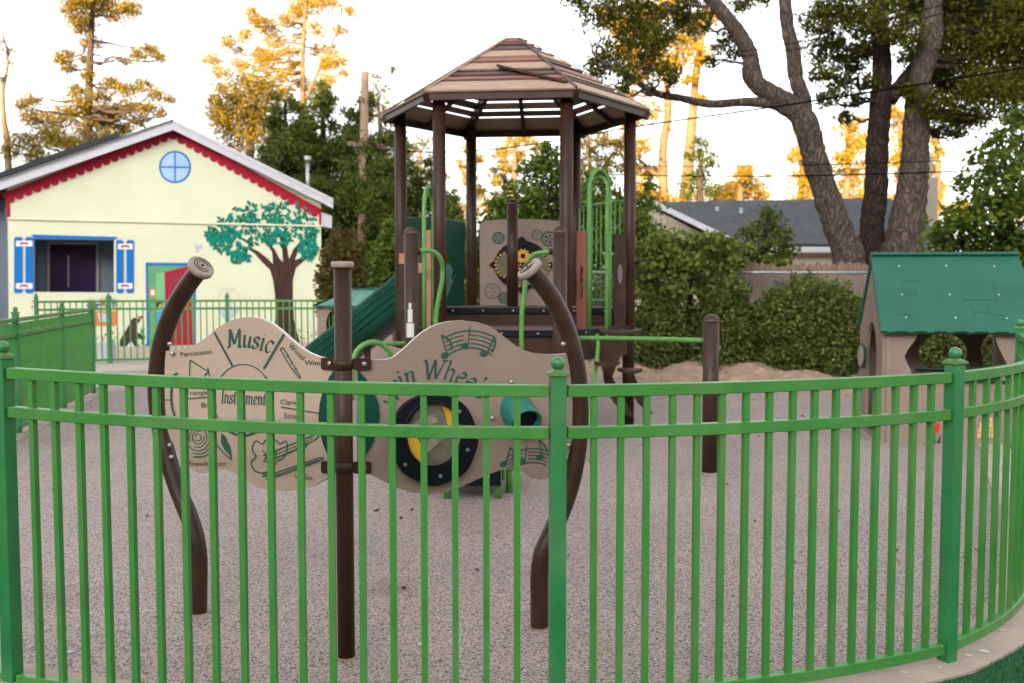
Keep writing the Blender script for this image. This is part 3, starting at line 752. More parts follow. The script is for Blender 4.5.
# ---- pen strokes on a panel
class Pen:
    def __init__(s, fn, off=0.0125): s.fn = fn; s.off = off; s.mb = MB(); s.k = 0
    def line(s, pts, w_=1.2, sm=True, taper=False):
        P = [Vector((x, y, 0)) for x, y in pts]
        if sm and len(P) > 2: P = smoothpath(P, 5)
        n = len(P); vs = []; s.k += 1; off = s.off + 0.00012*(s.k % 12)
        for i in range(n):
            d = (P[min(i+1, n-1)]-P[max(i-1, 0)]); d.normalize(); nn = Vector((-d.y, d.x, 0))
            ww = w_/2*(1 if not taper else (1-0.75*i/(n-1)))
            for sg in (-1, 1): p = P[i]+nn*ww*sg; vs.append(s.fn(p.x, p.y, off))
        s.mb.add(vs, [(2*i, 2*i+1, 2*i+3, 2*i+2) for i in range(n-1)])
    def nib(s, pts, w_=2.0, ang_=-0.6, thin=0.45):
        """broad nib stroke; pts already in pixels"""
        P = smoothpath([Vector((x, y, 0)) for x, y in pts], 5) if len(pts) > 2 else [Vector((x, y, 0)) for x, y in pts]
        n = len(P); vs = []; s.k += 1; off = s.off + 0.00012*(s.k % 12)
        nv = Vector((math.cos(ang_), math.sin(ang_), 0))
        for i in range(n):
            d = (P[min(i+1, n-1)]-P[max(i-1, 0)]); d.normalize(); nn = Vector((-d.y, d.x, 0))
            ww = max(thin, abs(nn.dot(nv))*w_)/2
            for sg in (-1, 1): p = P[i]+nn*ww*sg; vs.append(s.fn(p.x, p.y, off))
        s.mb.add(vs, [(2*i, 2*i+1, 2*i+3, 2*i+2) for i in range(n-1)])
    def blob(s, pts):
        s.k += 1; off = s.off + 0.00012*(s.k % 12)
        s.mb.flat([s.fn(x, y, off) for x, y in pts])
    def disc(s, x, y, rx, ry, rot=0):
        s.blob([(x+rx*math.cos(a)*math.cos(rot)-ry*math.sin(a)*math.sin(rot), y+rx*math.cos(a)*math.sin(rot)+ry*math.sin(a)*math.cos(rot)) for a in np.linspace(0, 2*PI, 16, endpoint=False)])
    def done(s, name, m, parent): return s.mb.build(name, m, parent, fixn=False)
GL = {  # pen letters, x 0..w, y up; x-height 0.5, caps 0.8
 'M': (0.95, [[(0.0,0.02),(0.12,0.03),(0.16,0.3),(0.2,0.78)], [(0.2,0.78),(0.32,0.45),(0.46,0.12)], [(0.46,0.12),(0.6,0.45),(0.74,0.8)], [(0.74,0.8),(0.78,0.4),(0.8,0.06),(0.9,0.03)], [(-0.04,0.0),(0.14,0.0)], [(0.68,0.0),(0.95,0.0)], [(0.08,0.72),(0.2,0.8)]]),
 'u': (0.62, [[(0.02,0.48),(0.1,0.5),(0.1,0.2),(0.16,0.02),(0.3,0.02),(0.44,0.16)], [(0.46,0.5),(0.45,0.2),(0.48,0.02),(0.6,0.04)]]),
 's': (0.46, [[(0.38,0.42),(0.3,0.5),(0.12,0.49),(0.08,0.36),(0.2,0.27),(0.34,0.2),(0.36,0.08),(0.22,0.0),(0.08,0.02),(0.02,0.12)]]),
 'i': (0.30, [[(0.0,0.46),(0.1,0.5),(0.1,0.2),(0.11,0.02),(0.24,0.02)], [(0.09,0.66),(0.12,0.72)]]),
 'c': (0.50, [[(0.42,0.4),(0.32,0.5),(0.14,0.47),(0.05,0.27),(0.12,0.06),(0.26,0.0),(0.44,0.1)]]),
 'S': (0.60, [[(0.5,0.66),(0.42,0.8),(0.2,0.8),(0.1,0.62),(0.24,0.46),(0.42,0.34),(0.46,0.14),(0.28,0.0),(0.1,0.02),(0.0,0.16)]]),
 'p': (0.56, [[(0.0,0.46),(0.1,0.5),(0.09,0.1),(0.07,-0.26)], [(0.1,0.38),(0.26,0.5),(0.44,0.44),(0.46,0.2),(0.34,0.02),(0.12,0.06)], [(-0.03,-0.27),(0.2,-0.27)]]),
 'n': (0.60, [[(0.0,0.46),(0.1,0.5),(0.1,0.2),(0.1,0.0)], [(0.1,0.34),(0.26,0.5),(0.42,0.44),(0.43,0.2),(0.44,0.02),(0.56,0.02)]]),
 'W': (1.05, [[(0.0,0.8),(0.12,0.78),(0.2,0.4),(0.3,0.0)], [(0.3,0.0),(0.42,0.4),(0.52,0.78)], [(0.44,0.8),(0.54,0.74),(0.6,0.4),(0.7,0.0)], [(0.7,0.0),(0.84,0.4),(0.94,0.8)], [(0.84,0.8),(1.04,0.8)]]),
 'h': (0.60, [[(0.02,0.8),(0.1,0.8),(0.1,0.4),(0.1,0.0)], [(0.1,0.34),(0.26,0.5),(0.42,0.44),(0.43,0.2),(0.44,0.02),(0.56,0.02)]]),
 'e': (0.50, [[(0.06,0.24),(0.24,0.28),(0.42,0.34),(0.36,0.48),(0.2,0.5),(0.07,0.34),(0.07,0.14),(0.2,0.0),(0.42,0.08)]]),
 'l': (0.28, [[(0.02,0.8),(0.1,0.8),(0.1,0.4),(0.11,0.02),(0.22,0.02)]]),
 'I': (0.34, [[(0.0,0.8),(0.3,0.8)], [(0.15,0.8),(0.14,0.4),(0.15,0.0)], [(0.0,0.0),(0.3,0.0)]]),
 't': (0.36, [[(0.14,0.72),(0.12,0.3),(0.14,0.04),(0.22,0.0),(0.32,0.05)], [(0.0,0.49),(0.3,0.5)]]),
 'r': (0.42, [[(0.0,0.46),(0.1,0.5),(0.1,0.2),(0.1,0.0)], [(0.1,0.32),(0.22,0.5),(0.38,0.46)]]),
 'm': (0.92, [[(0.0,0.46),(0.1,0.5),(0.1,0.0)], [(0.1,0.34),(0.24,0.5),(0.4,0.44),(0.41,0.2),(0.41,0.0)], [(0.41,0.34),(0.56,0.5),(0.71,0.44),(0.72,0.2),(0.73,0.02),(0.86,0.02)]]),
 ' ': (0.30, []),
}
def write(pen, text, size, place, w_=2.0, track=0.04, slant=0.12):
    tot = sum(GL[c][0]+track for c in text); x = 0
    for c in text:
        adv, st = GL[c]
        for s in st:
            pen.nib([place((x + px_ + slant*py_)*size, py_*size, tot*size) for px_, py_ in s], w_)
        x += adv + track
pn = Pen(lp)
def mus(u, v, tot):                      # "Music" on a gentle arch, sloping down to the right
    t = u/tot; x = 227.5 + t*44; y = 347.5 - 13*t*(1-t) + 6.5*t; s = 0.04 + 0.5*(t-0.4)
    return (x + v*s*0.9, y - v)
write(pn, 'Music', 22.5, mus, 2.7)
pn.done('lettering', M['ink'], mpan)
pn = Pen(lp)
write(pn, 'Instruments', 16.5, lambda u, v, tot: (221 + u/tot*49, 403 + u/tot*2.5 - v), 1.4)
pn.done('lettering', M['ink'], mpan)
pn = Pen(lp)
ccx, ccy, cr_ = 243, 400, 28.5
ci = lambda a, r=cr_: (ccx + r*1.03*math.cos(a), ccy + r*1.25*math.sin(a))
pn.line([ci(a) for a in np.linspace(-2.0, -0.7, 10)], 1.0, False)
pn.line([ci(a) for a in np.linspace(-0.7, 2.3, 22)], 2.4, False)
pn.line([ci(a) for a in np.linspace(2.3, 4.3, 14)], 0.9, False)
pn.line([(214, 332), (232.5, 366)], 2.0); pn.line([(284, 334), (263.5, 369)], 2.2)
pn.line([(165, 400), (172, 400)], 1.3); pn.line([(182, 399), (216, 397)], 1.2); pn.line([(281, 407), (320, 413.5)], 1.2)
pn.line([(174, 374), (171.5, 388), (171.5, 404), (175, 418)], 2.2); pn.line([(173, 378), (177, 373)], 3)
pn.done('divider_lines', M['ink'], mpan)
pn = Pen(lp)                              # triangle, clarinet, horn, violin
pn.line([(190, 360), (189, 388), (214, 384)], 1.2, False); pn.line([(190, 360), (208, 371.5), (207.5, 368), (209, 372), (205, 374)], 1.2, False)
pn.line([(203, 378), (208, 373), (210, 380), (204, 383), (203, 378)], 1.0)
pn.done('triangle_drawing', M['ink'], mpan); pn = Pen(lp); pn.line([(280, 349), (290, 366), (300, 379)], 1.0); pn.line([(283, 347.5), (292, 363), (301, 378)], 1.0); pn.line([(280, 349), (283, 347.5)], 1.0)
pn.line([(286, 357), (289, 355)], .9); pn.line([(290, 364), (293, 362)], .9); pn.line([(294, 370), (297, 368)], .9)
pn.done('clarinet_drawing', M['ink'], mpan); pn = Pen(lp)
sp = [(198.5 + (1.5+0.68*t*2.0)*math.cos(t*1.0), 438 + (1.5+0.78*t*2.0)*math.sin(t*1.0)) for t in np.linspace(0, 4.1*PI, 60)]
for rr in (3.2, 6.0, 9.0, 12.2, 15.2):
    pn.line([(198+rr*0.95*math.cos(a+rr), 437.5+rr*1.1*math.sin(a+rr)) for a in np.linspace(0, 5.6, 26)], 0.95, False)
pn.line([(192, 419), (206, 421), (214, 432), (217, 445), (228, 457), (231, 458), (229, 446), (224, 437)], 1.2)
pn.line([(193, 457), (205, 456), (216, 449)], 1.2)
pn.blob([(221, 433), (226, 437), (229, 446), (230.5, 456), (224, 449), (221, 443)])
pn.done('horn_drawing', M['ink'], mpan); pn = Pen(lp)
pn.line([(252, 447), (256, 441), (262, 444), (266, 440), (272, 443), (276, 440), (280, 444), (286, 441), (287, 451), (282, 459), (277, 461), (273, 468), (266, 472), (260, 473), (254, 470), (251, 462), (256, 457), (253, 452), (252, 447)], 1.2)
pn.line([(262, 450), (266, 456), (263, 462)], 0.9); pn.line([(272, 447), (276, 452), (274, 457)], 0.9)
pn.line([(263, 456), (285, 447), (312, 436)], 1.4); pn.line([(264, 459), (287, 450), (313, 438.5)], 0.8); pn.line([(265, 462), (288, 453), (312, 441.5)], 1.4)
pn.line([(301, 445), (304, 443), (306, 446), (303, 449), (301, 445)], 1.0); pn.line([(312, 436), (316, 433), (318, 437), (313, 441)], 1.2)
pn.line([(262, 477), (290, 468), (319, 458), (321, 460), (298, 469), (270, 479)], 1.1); pn.line([(262, 475), (270, 473.5), (266, 480)], 1.0); pn.line([(266, 479), (300, 466.5), (319, 460)], .8)
pn.done('violin_drawing', M['ink'], mpan)
# small sans labels
def textmesh(body, size):
    cu = bpy.data.curves.new('t', 'FONT'); cu.body = body; cu.size = size; cu.align_x = 'CENTER'; cu.resolution_u = 3
    ob = bpy.data.objects.new('t', cu); C.objects.link(ob)
    dg = bpy.context.evaluated_depsgraph_get(); me = bpy.data.meshes.new_from_object(ob.evaluated_get(dg))
    V = [tuple(v.co) for v in me.vertices]; Fs = [tuple(p.vertices) for p in me.polygons]
    bpy.data.objects.remove(ob); bpy.data.curves.remove(cu); bpy.data.meshes.remove(me); return V, Fs
def label(fn, parent, body, x, y, size, rot=0, bend=0, off=0.0128, m='ink2', sx=1.0):
    V, Fs = textmesh(body, size); q = MB(); vs = []
    for a, b, _ in V:
        a *= sx
        b2 = b - bend*a*a
        vs.append(fn(x + a*math.cos(rot) + b2*math.sin(rot), y - b2*math.cos(rot) + a*math.sin(rot), off))
    q.add(vs, Fs); q.build('lettering', M[m], parent, fixn=False)
label(lp, mpan, 'Percussion', 196, 355.5, 7.4, -0.10)
label(lp, mpan, 'Wood', 295, 353.5, 7.8, 0.78)
label(lp, mpan, 'Wind', 313.5, 365.5, 7.8, 0.03)
label(lp, mpan, 'Triangle', 197, 395, 7.0, -0.05)
label(lp, mpan, 'Brass', 209, 407.5, 7.6, -0.03)
label(lp, mpan, 'Clarinet', 292, 405, 7.4, 0.05)
label(lp, mpan, 'Strings', 294, 418.5, 7.8, 0.05)
label(lp, mpan, 'French Horn', 207, 466, 7.2, 0.0)
label(lp, mpan, 'Violin', 303, 479.5, 8.0, 0.08)
# spinner panel art
pn = Pen(rp)
def arc_txt(u, v, tot):
    a = (-54 + 104*u/tot)*PI/180; r = 60 + v; return (435 + r*math.sin(a), 439 - r*math.cos(a))
write(pn, 'Spin Wheels', 23.5, arc_txt, 2.9, 0.04, 0.2)
pn.done('lettering', M['ink'], span)
def stave(pn, cx, cy, sx, sy, tilt, notes, n=5):
    for k in range(n):
        yy = cy - 7*sy + k*4*sy
        pts = [(cx + t*26*sx*(1-0.04*k), yy + 7*sy*t*t + tilt*t*26) for t in np.linspace(-1, 1, 9)]
        if k in (1, 2, 3):
            pn.line(pts[:4], 1.1); pn.line(pts[4:], 1.1)
        else: pn.line(pts, 1.3)
pn = Pen(rp)
stave(pn, 470, 338, 1.0, 1.05, 0.0, None)
pn.disc(445, 355.5, 4, 3.2, -0.4); pn.disc(465, 346, 4, 3, -0.3); pn.disc(484, 353.5, 4.2, 3, -0.2)
pn.line([(441.5, 335), (447, 354)], 1.2); pn.line([(441.5, 335), (450, 341), (452, 350)], 1.8); pn.line([(470, 326.5), (468, 345)], 1.2); pn.line([(487.5, 352), (494, 337)], 1.2); pn.line([(494, 337), (495.5, 344), (492, 352)], 1.8)
pn.done('music_notes', M['ink'], span)
pn = Pen(rp)
stave(pn, 528, 455, 0.85, 0.85, -0.12, None)
pn.disc(503.5, 464, 4, 3, -0.4); pn.disc(522, 461.5, 4, 3, -0.4); pn.disc(540, 457, 4, 3, -0.4)
pn.line([(506, 463), (510, 447)], 1.2); pn.line([(510, 447), (514, 453), (512, 460)], 1.6); pn.line([(525, 460), (527, 445)], 1.2); pn.line([(542, 455), (539, 440)], 1.2); pn.line([(539, 440), (545, 446), (547, 452)], 1.7)
pn.done('music_notes', M['ink'], span)
# turning wheel
ring = [(wc[0]+43*math.cos(a)*(1+0.013*math.cos(8*a)), wc[1]+46*math.sin(a)*(1+0.013*math.cos(8*a))) for a in np.linspace(0, 2*PI, 64, endpoint=False)]
hole2 = [(wc[0]+1+28*math.cos(a), wc[1]-4+32*math.sin(a)) for a in np.linspace(0, 2*PI, 40, endpoint=False)]
q = MB(); q.plate([rp(x, y, 0.012) for x, y in ring], nr*0.035, holes=[[rp(x, y, 0.012) for x, y in hole2]], smooth=True)
wh = q.build('wheel_ring', M['black'], span, bevel=0.006)
q = MB(); q.tube([rp(wc[0]+1+28.5*math.cos(a), wc[1]-4+32.5*math.sin(a), 0.048) for a in np.linspace(0, 2*PI, 40, endpoint=False)], 0.005, 8, closed=True)
q.build('ring_lip', M['black'], span)
q = MB(); q.plate([rp(wc[0]+1+29.5*math.cos(a), wc[1]-4+33.5*math.sin(a), 0.008) for a in np.linspace(0, 2*PI, 40, endpoint=False)], nr*0.004)
M['bubble'] = mat('smoky_window', (0.10, 0.095, 0.07), 0.15, col2=(0.17, 0.16, 0.12), nscale=18)
M['bubble2'] = mat('smoky_band', (0.22, 0.19, 0.14), 0.3, noise=0.4, nscale=30)
q.build('wheel_window', M['bubble'], span)
q = MB(); cx, cy = wc[0]+1, wc[1]-4
def cres(a0, a1, k=0.62):
    o_ = [(cx+28*math.cos(a), cy+32*math.sin(a)) for a in np.linspace(a0, a1, 14)]
    i_ = []
    for j, a in enumerate(np.linspace(a1, a0, 14)):
        t = math.sin(PI*j/13); i_.append((cx+28*math.cos(a)*(1-0.44*t), cy+32*math.sin(a)*(1-0.44*t)))
    return o_ + i_[1:-1]
for a0, a1 in ((-1.35, 0.75), (1.75, 3.6)):
    q.plate([rp(x, y, 0.014) for x, y in cres(a0, a1)], nr*0.005)
q.build('yellow_crescents', M['yellow'], span)
q = MB(); q.plate([rp(x, y, 0.0135) for x, y in [(411, 452), (446, 427), (450, 434), (416, 461)]], nr*0.003); q.plate([rp(x, y, 0.0135) for x, y in [(409, 424), (434, 414), (438, 422), (408, 432)]], nr*0.003)
q.build('window_band', M['bubble2'], span)
for a in np.linspace(0.3, 2*PI+0.3, 7)[:-1]:
    c = rp(wc[0]+37*math.cos(a), wc[1]+39*math.sin(a), 0.047); q = MB(); q.tube([c, c+nr*0.006], 0.008, 8); q.build('bolt', M['steel'], span)
# teal tube
q = MB(); c0 = rp(515, 408, 0.0); ax = (rp(526, 424, 0.11) - c0); d = ax.normalized()
u = d.orthogonal().normalized(); v = d.cross(u); R_ = 0.076
rings = [(c0 - d*0.03, R_), (c0+ax, R_), (c0+ax+d*0.004, R_*0.96), (c0+ax, R_*0.86), (c0, R_*0.84)]
vs = []
for cc_, rr_2 in rings:
    for i in range(32): vs.append(cc_ + (u*math.cos(2*PI*i/32) + v*math.sin(2*PI*i/32))*rr_2)
q.add(vs, [(j*32+i, j*32+(i+1) % 32, (j+1)*32+(i+1) % 32, (j+1)*32+i) for j in range(4) for i in range(32)], 0, True); q.build('spy_tube', M['teal'], span)
q = MB(); q.tube([c0+ax*0.70, c0+ax*0.74], R_*0.865, 24); q.build('tube_end', M['black'], span)  # black disc stands in for the shade inside the open tube
# sun-faded orange smear at the panel foot
# ================================================================== PAVILION PLAY STRUCTURE
PC = Vector((0.02, 10.9, 0)); PR_ = 1.27
def hexv(k, r=PR_, z=0.0):
    a = math.radians(-6 + 60*k); return Vector((PC.x + r*math.cos(a), PC.y + r*math.sin(a), z))
ps = thing('play_structure', 'large play structure with six brown posts, hexagonal striped plank roof and green slide', 'play structure', PC)
post0 = None
for k in range(6):
    p = hexv(k); q = MB(); q.tube([p+Vector((0,0,-.02)), p+Vector((0,0,2.0)), p+Vector((0,0,3.44))], 0.066, 20)
    o = q.build('post', M['brown'], ps)
    for zz in ():                                  # clamp bands
        q = MB(); q.tube([p+Vector((0,0,zz)), p+Vector((0,0,zz+0.012))], 0.0672, 20); q.build('band', M['plank_dark'], o)
def shortpost(px, Y, ytop, z0=0.0, r=0.065, m='brown'):
    t = at(px, ytop, Y); p = Vector((t.x, Y, 0)); q = MB()
    q.tube([p+Vector((0,0,z0-.02)), p+Vector((0,0,t.z-0.05))], r, 20); q.dome(p+Vector((0,0,t.z-0.05)), r, 0.05, 20, 5)
    o = q.build('post', M[m], ps)
    q = MB(); q.tube([p+Vector((0,0,t.z-0.058)), p+Vector((0,0,t.z-0.046))], r+0.0015, 20, caps=False)
    for a in (-2.2, -1.2, -0.4): c = p+Vector((math.cos(a)*(r+.001), math.sin(a)*(r+.001), t.z-0.04)); q.ball(c, 0.006, 6, 4)
    q.build('cap_rim', M['plank_dark'], o)
    return p, t.z
pA, zA = shortpost(411, 9.0, 227, m='brown_scuffed')
pB, zB = shortpost(560, 8.8, 226, m='brown_scuffed')
shortpost(512.5, 11.35, 199, z0=1.29)
pP, zP = shortpost(711.5, 8.05, 314, m='brown_scuffed')
q = MB()                                                          # stickers on the left short post
def curvedlabel(q, p, r, a0, a1, z0, z1, n=6):
    vs = []
    for i in range(n+1):
        a = a0+(a1-a0)*i/n
        for z in (z0, z1): vs.append((p.x+(r)*math.cos(a), p.y+r*math.sin(a), z))
    q.add(vs, [(2*i, 2*i+2, 2*i+3, 2*i+1) for i in range(n)])
zz = lambda y, Y: at(512, y, Y).z
curvedlabel(q, pA, 0.0665, -2.25, -1.15, zz(337, 9), zz(323, 9)); curvedlabel(q, pA, 0.0665, -2.0, -1.35, zz(322, 9), zz(309, 9)); curvedlabel(q, pA, 0.0665, -1.85, -1.5, zz(308.5, 9), zz(303, 9))
q.build('sticker', M['white'], ps, fixn=False)
# roof
EV, ER, TZ, TR = 3.40, 1.475, 4.165, 0.135
roof = thing('roof', None, None, PC + Vector((0, 0, EV))); roof.parent = ps; roof.location = Vector((0, 0, EV)); WL[roof.name] = PC + Vector((0, 0, EV))
def rv(k, t, dz=0.0): return hexv(k, ER + (TR-ER)*t, EV + (TZ-EV)*t + dz)
rows = [(0, .178, 'plank_tan'), (.195, .262, 'plank_red'), (.285, .362, 'plank_dark'), (.385, .52, 'plank_tan'), (.545, .63, 'plank_red'), (.638, .775, 'plank_tan'), (.783, .872, 'plank_dark'), (.880, .935, 'plank_dark'), (.942, .998, 'plank_red')]
alt = [['plank_tan', 'plank_red', 'plank_dark', 'plank_tan', 'plank_red', 'plank_tan', 'plank_dark', 'plank_dark', 'plank_red'],
       ['plank_tan', 'plank_dark', 'plank_tan', 'plank_red', 'plank_dark', 'plank_tan', 'plank_red', 'plank_dark', 'plank_red']]
for f in range(6):
    a, b = f, (f+1) % 6
    fn_ = (rv(b, 0)-rv(a, 0)).cross(rv(a, 1)-rv(a, 0)).normalized()
    if fn_.z < 0: fn_ = -fn_
    for r_, (t0, t1, m_) in enumerate(rows):
        m_ = alt[f % 2][r_] if f != 4 else m_
        jit = random.uniform(-.004, .004)
        ins = 0.004
        P = [rv(a, t0).lerp(rv(b, t0), ins), rv(a, t0).lerp(rv(b, t0), 1-ins), rv(a, t1).lerp(rv(b, t1), 1-ins), rv(a, t1).lerp(rv(b, t1), ins)]
        q = MB(); q.plate([P[0]+fn_*(0.016+jit), P[1]+fn_*(0.016+jit), P[2]+fn_*(0.002+jit), P[3]+fn_*(0.002+jit)], fn_*0.022)
        q.build('plank', M[m_], roof, bevel=0.003)
q = MB(); q.plate([rv(k, .99, 0.02) for k in range(6)], Vector((0, 0, 0.03))); q.build('roof_cap', M['plank_red'], roof)
for k in range(6):
    q = MB(); q.beam(rv(k, -0.0, -0.045), rv(k, .98, -0.045), 0.05, 0.085); q.build('rafter', M['brown'], roof)
    q = MB(); q.beam(rv(k, 0.005, 0.046), rv(k, .99, 0.046), 0.035, 0.010); q.build('hip_strip', M['plank_dark'] if k % 2 else M['plank_tan'], roof)
    a, b = rv(k, 0.02, -0.03), rv((k+1) % 6, 0.02, -0.03)
    q = MB(); q.beam(a, b, 0.03, 0.075); q.build('eave_beam', M['brown'], roof)
    a, b = rv(k, 0.02, -0.03).lerp(rv((k+1) % 6, 0.02, -0.03), .5), rv(k, 0.96, -0.03).lerp(rv((k+1) % 6, 0.96, -0.03), .5)
    q = MB(); q.beam(a, b, 0.045, 0.04); q.build('rafter', M['brown'], roof)
a, b = onplane(499, 66, rv(4, 0.5, 0.085), Vector((0, -1, 1.6)).normalized()), onplane(568, 82.5, rv(4, 0.5, 0.09), Vector((0, -1, 1.6)).normalized())
q = MB(); q.beam(a, b, 0.10, 0.025); q.build('loose_plank', M['brown'], roof, bevel=0.002)
# decks
ZU, ZL = 1.285, 1.09
def deck(name, pts, z, th=0.05): q = MB(); q.plate([Vector((p.x, p.y, z-th)) for p in pts], Vector((0, 0, th))); return q.build(name, M['plank_dark'], ps)
L0, R0 = hexv(3), hexv(0)
deck('upper_deck', [hexv(0), hexv(1), hexv(2), hexv(3)], ZU)
deck('lower_deck', [hexv(3)+Vector((0.03, -0.06, 0)), hexv(4), hexv(5), hexv(0)+Vector((-0.03, -0.06, 0))], ZL)
def band(a, b, ztop, name='deck_edge'):
    d = (b-a).normalized(); n_ = Vector((d.y, -d.x, 0))
    if n_.y > 0: n_ = -n_
    q = MB(); q.beam(a+n_*0.045+Vector((0, 0, ztop-0.03)), b+n_*0.045+Vector((0, 0, ztop-0.03)), 0.035, 0.066); e = q.build(name, M['black'], ps, bevel=0.006)
    nb = int((b-a).length/0.32)
    for i in range(nb):
        c = a.lerp(b, (i+0.5)/nb)+n_*0.063+Vector((0, 0, ztop-0.03)); q = MB(); q.tube([c, c+n_*0.008], 0.011, 8); q.build('bolt', M['steel'], e)
    q = MB(); q.beam(a+n_*0.02+Vector((0, 0, ztop-0.19)), b+n_*0.02+Vector((0, 0, ztop-0.19)), 0.02, 0.25); q.build('riser', M['brown'], ps)
sh = Vector((0.09, 0, 0))
band(L0+sh, R0-sh, ZU); band(hexv(4)+sh, hexv(5)-sh, ZL)
band(hexv(5)+Vector((.05, .07, 0)), hexv(0)-Vector((.05, .08, 0)), ZL)
band(hexv(3)+Vector((.03, -.09, 0)), hexv(4)-Vector((.03, -.09, 0)), ZL)
# panel with gears between the two back posts
bp0, bp1 = hexv(2), hexv(1); bn = Vector(((bp1-bp0).y, -(bp1-bp0).x, 0)).normalized()
if bn.y > 0: bn = -bn
def gp(px, py, off=0.0): return onplane(px, py, bp0 + bn*(0.0+off), bn)
q = MB(); q.plate([gp(x, y) for x, y in [(480, 306), (479.5, 226), (482, 221.5), (495, 219.8), (515, 219), (540, 219.6), (560, 221), (565, 224), (566, 306)]], -bn*0.02, mside=1); gpan = q.build('gear_panel', [M['tan2'], M['edge']], ps)
q = MB(); lob = []
for a in np.linspace(0, 2*PI, 96, endpoint=False):
    r = 25.5 + 4.5*math.exp(-((((a-PI/4*0) % (PI/2))-0)/0.12)**2) + 4.5*math.exp(-((((a) % (PI/2))-PI/2)/0.12)**2)
    lob.append((522+r*1.08*math.cos(a), 265+r*math.sin(a)*0.95))
q.plate([gp(x, y, 0.003) for x, y in lob], bn*0.03); q.build('gear_housing', M['black'], gpan)
for cx, cy, r in ((508, 265, 12.5), (537, 265, 12.5), (523, 280, 7)):
    q = MB(); q.plate([gp(cx+r*.92*math.cos(a), cy+r*.92*math.sin(a), 0.034) for a in np.linspace(0, 2*PI, 24, endpoint=False)], bn*0.002); q.build('gear_window', M['bubble'], gpan)
    q = MB()
    for a in np.linspace(0, 2*PI, 20 if r > 8 else 12, endpoint=False):
        c = gp(cx+r*math.cos(a), cy+r*math.sin(a), 0.037); q.tube([c, c+bn*0.006], 0.0135, 6)
    q.build('gear_teeth', M['yellow'], gpan)
for cx, cy, r in ((523, 256, 6.5),):
    q = MB(); q.plate([gp(cx+(r+(1.2 if i % 2 else -.8))*math.cos(a), cy+(r+(1.2 if i % 2 else -.8))*math.sin(a), 0.040) for i, a in enumerate(np.linspace(0, 2*PI, 24, endpoint=False))], bn*0.008); q.build('yellow_gear', M['yellow'], gpan)
    c = gp(cx, cy, 0.049); q = MB(); q.tube([c, c+bn*0.004], 0.03, 12); q.build('gear_hub', M['black'], gpan)
gpen = lambda px, py, off=0.0: gp(px, py, off)
for cx, cy, r, full_ in ((498.5, 238, 5.3, 1), (537, 235, 5, 0), (549, 239, 7, 1), (492.5, 291, 7.5, 0), (504, 298, 4.8, 1)):
    pn = Pen(gpen, 0.004)
    if full_:
        pn.line([(cx+r*math.cos(a), cy+r*math.sin(a)) for a in np.linspace(0, 2*PI, 20)], 1.8, False)
        for a in np.linspace(0, 2*PI, 6)[:-1]: pn.disc(cx+r*.5*math.cos(a), cy+r*.5*math.sin(a), r*.24, r*.24)
        pn.disc(cx, cy, r*0.16, r*0.16)
    else:
        pn.line([(cx+r*math.cos(a), cy+r*math.sin(a)) for a in np.linspace(0, 2*PI, 20)], 0.9, False)
        for a in np.linspace(0, 2*PI, 6)[:-1]: pn.line([(cx+r*.2*math.cos(a), cy+r*.2*math.sin(a)), (cx+r*.75*math.cos(a+.5), cy+r*.75*math.sin(a+.5))], .6)
    pn.done('gear_drawing', M['ink'], gpan)

# side planks / panels
def vplank(px0, px1, y0, y1, Y, m, slot=None, th=0.03, wav=0):
    n_ = 12; Lp = []; Rp = []
    for i in range(n_+1):
        y = y0+(y1-y0)*i/n_; wv_ = wav*math.sin(i*1.3)
        Lp.append(at(px0+wv_, y, Y)); Rp.append(at(px1-wv_*0.6, y, Y))
    pts = Lp[::-1] + Rp
    holes = [[at((px0+px1)/2+slot[2]*math.cos(a), slot[0]+slot[1]*math.sin(a), Y) for a in np.linspace(0, 2*PI, 20, endpoint=False)]] if slot else []
    q = MB(); q.plate(pts, Vector((0, th, 0)), holes=holes); return q.build('plank', M[m], ps, bevel=0.004)
vplank(576.5, 586.5, 231, 335, 9.95, 'redbrown', slot=(282, 17, 1.6), wav=0.5)
vplank(613.5, 626, 234, 331, 10.55, 'brown_scuffed', wav=1.0)
vplank(424, 431, 230, 331, 10.35, 'orangewood', wav=0.3); vplank(419, 423.5, 232, 331, 10.5, 'brown_scuffed'); vplank(398, 409, 236, 332, 10.6, 'brown_scuffed', wav=0.5)
for px, py, Y in ((401.5, 258.5, 10.3), (421, 268, 10.2)):
    q = MB(); q.plate([at(px-2.6, py+5, Y), at(px+2.6, py+5, Y), at(px+2.6, py-5, Y), at(px-2.6, py-5, Y)], Vector((0, .02, 0))); q.build('tan_block', M['orangewood'], ps)
q = MB(); c = at(620, 272, 10.53); q.plate([at(620+2.4*math.cos(a), 274+10*math.sin(a), 10.54) for a in np.linspace(0, 2*PI, 12, endpoint=False)], Vector((0, -.002, 0))); q.build('scuff_mark', mat('pale_scuff', (0.13, 0.11, 0.12), 0.7), ps)
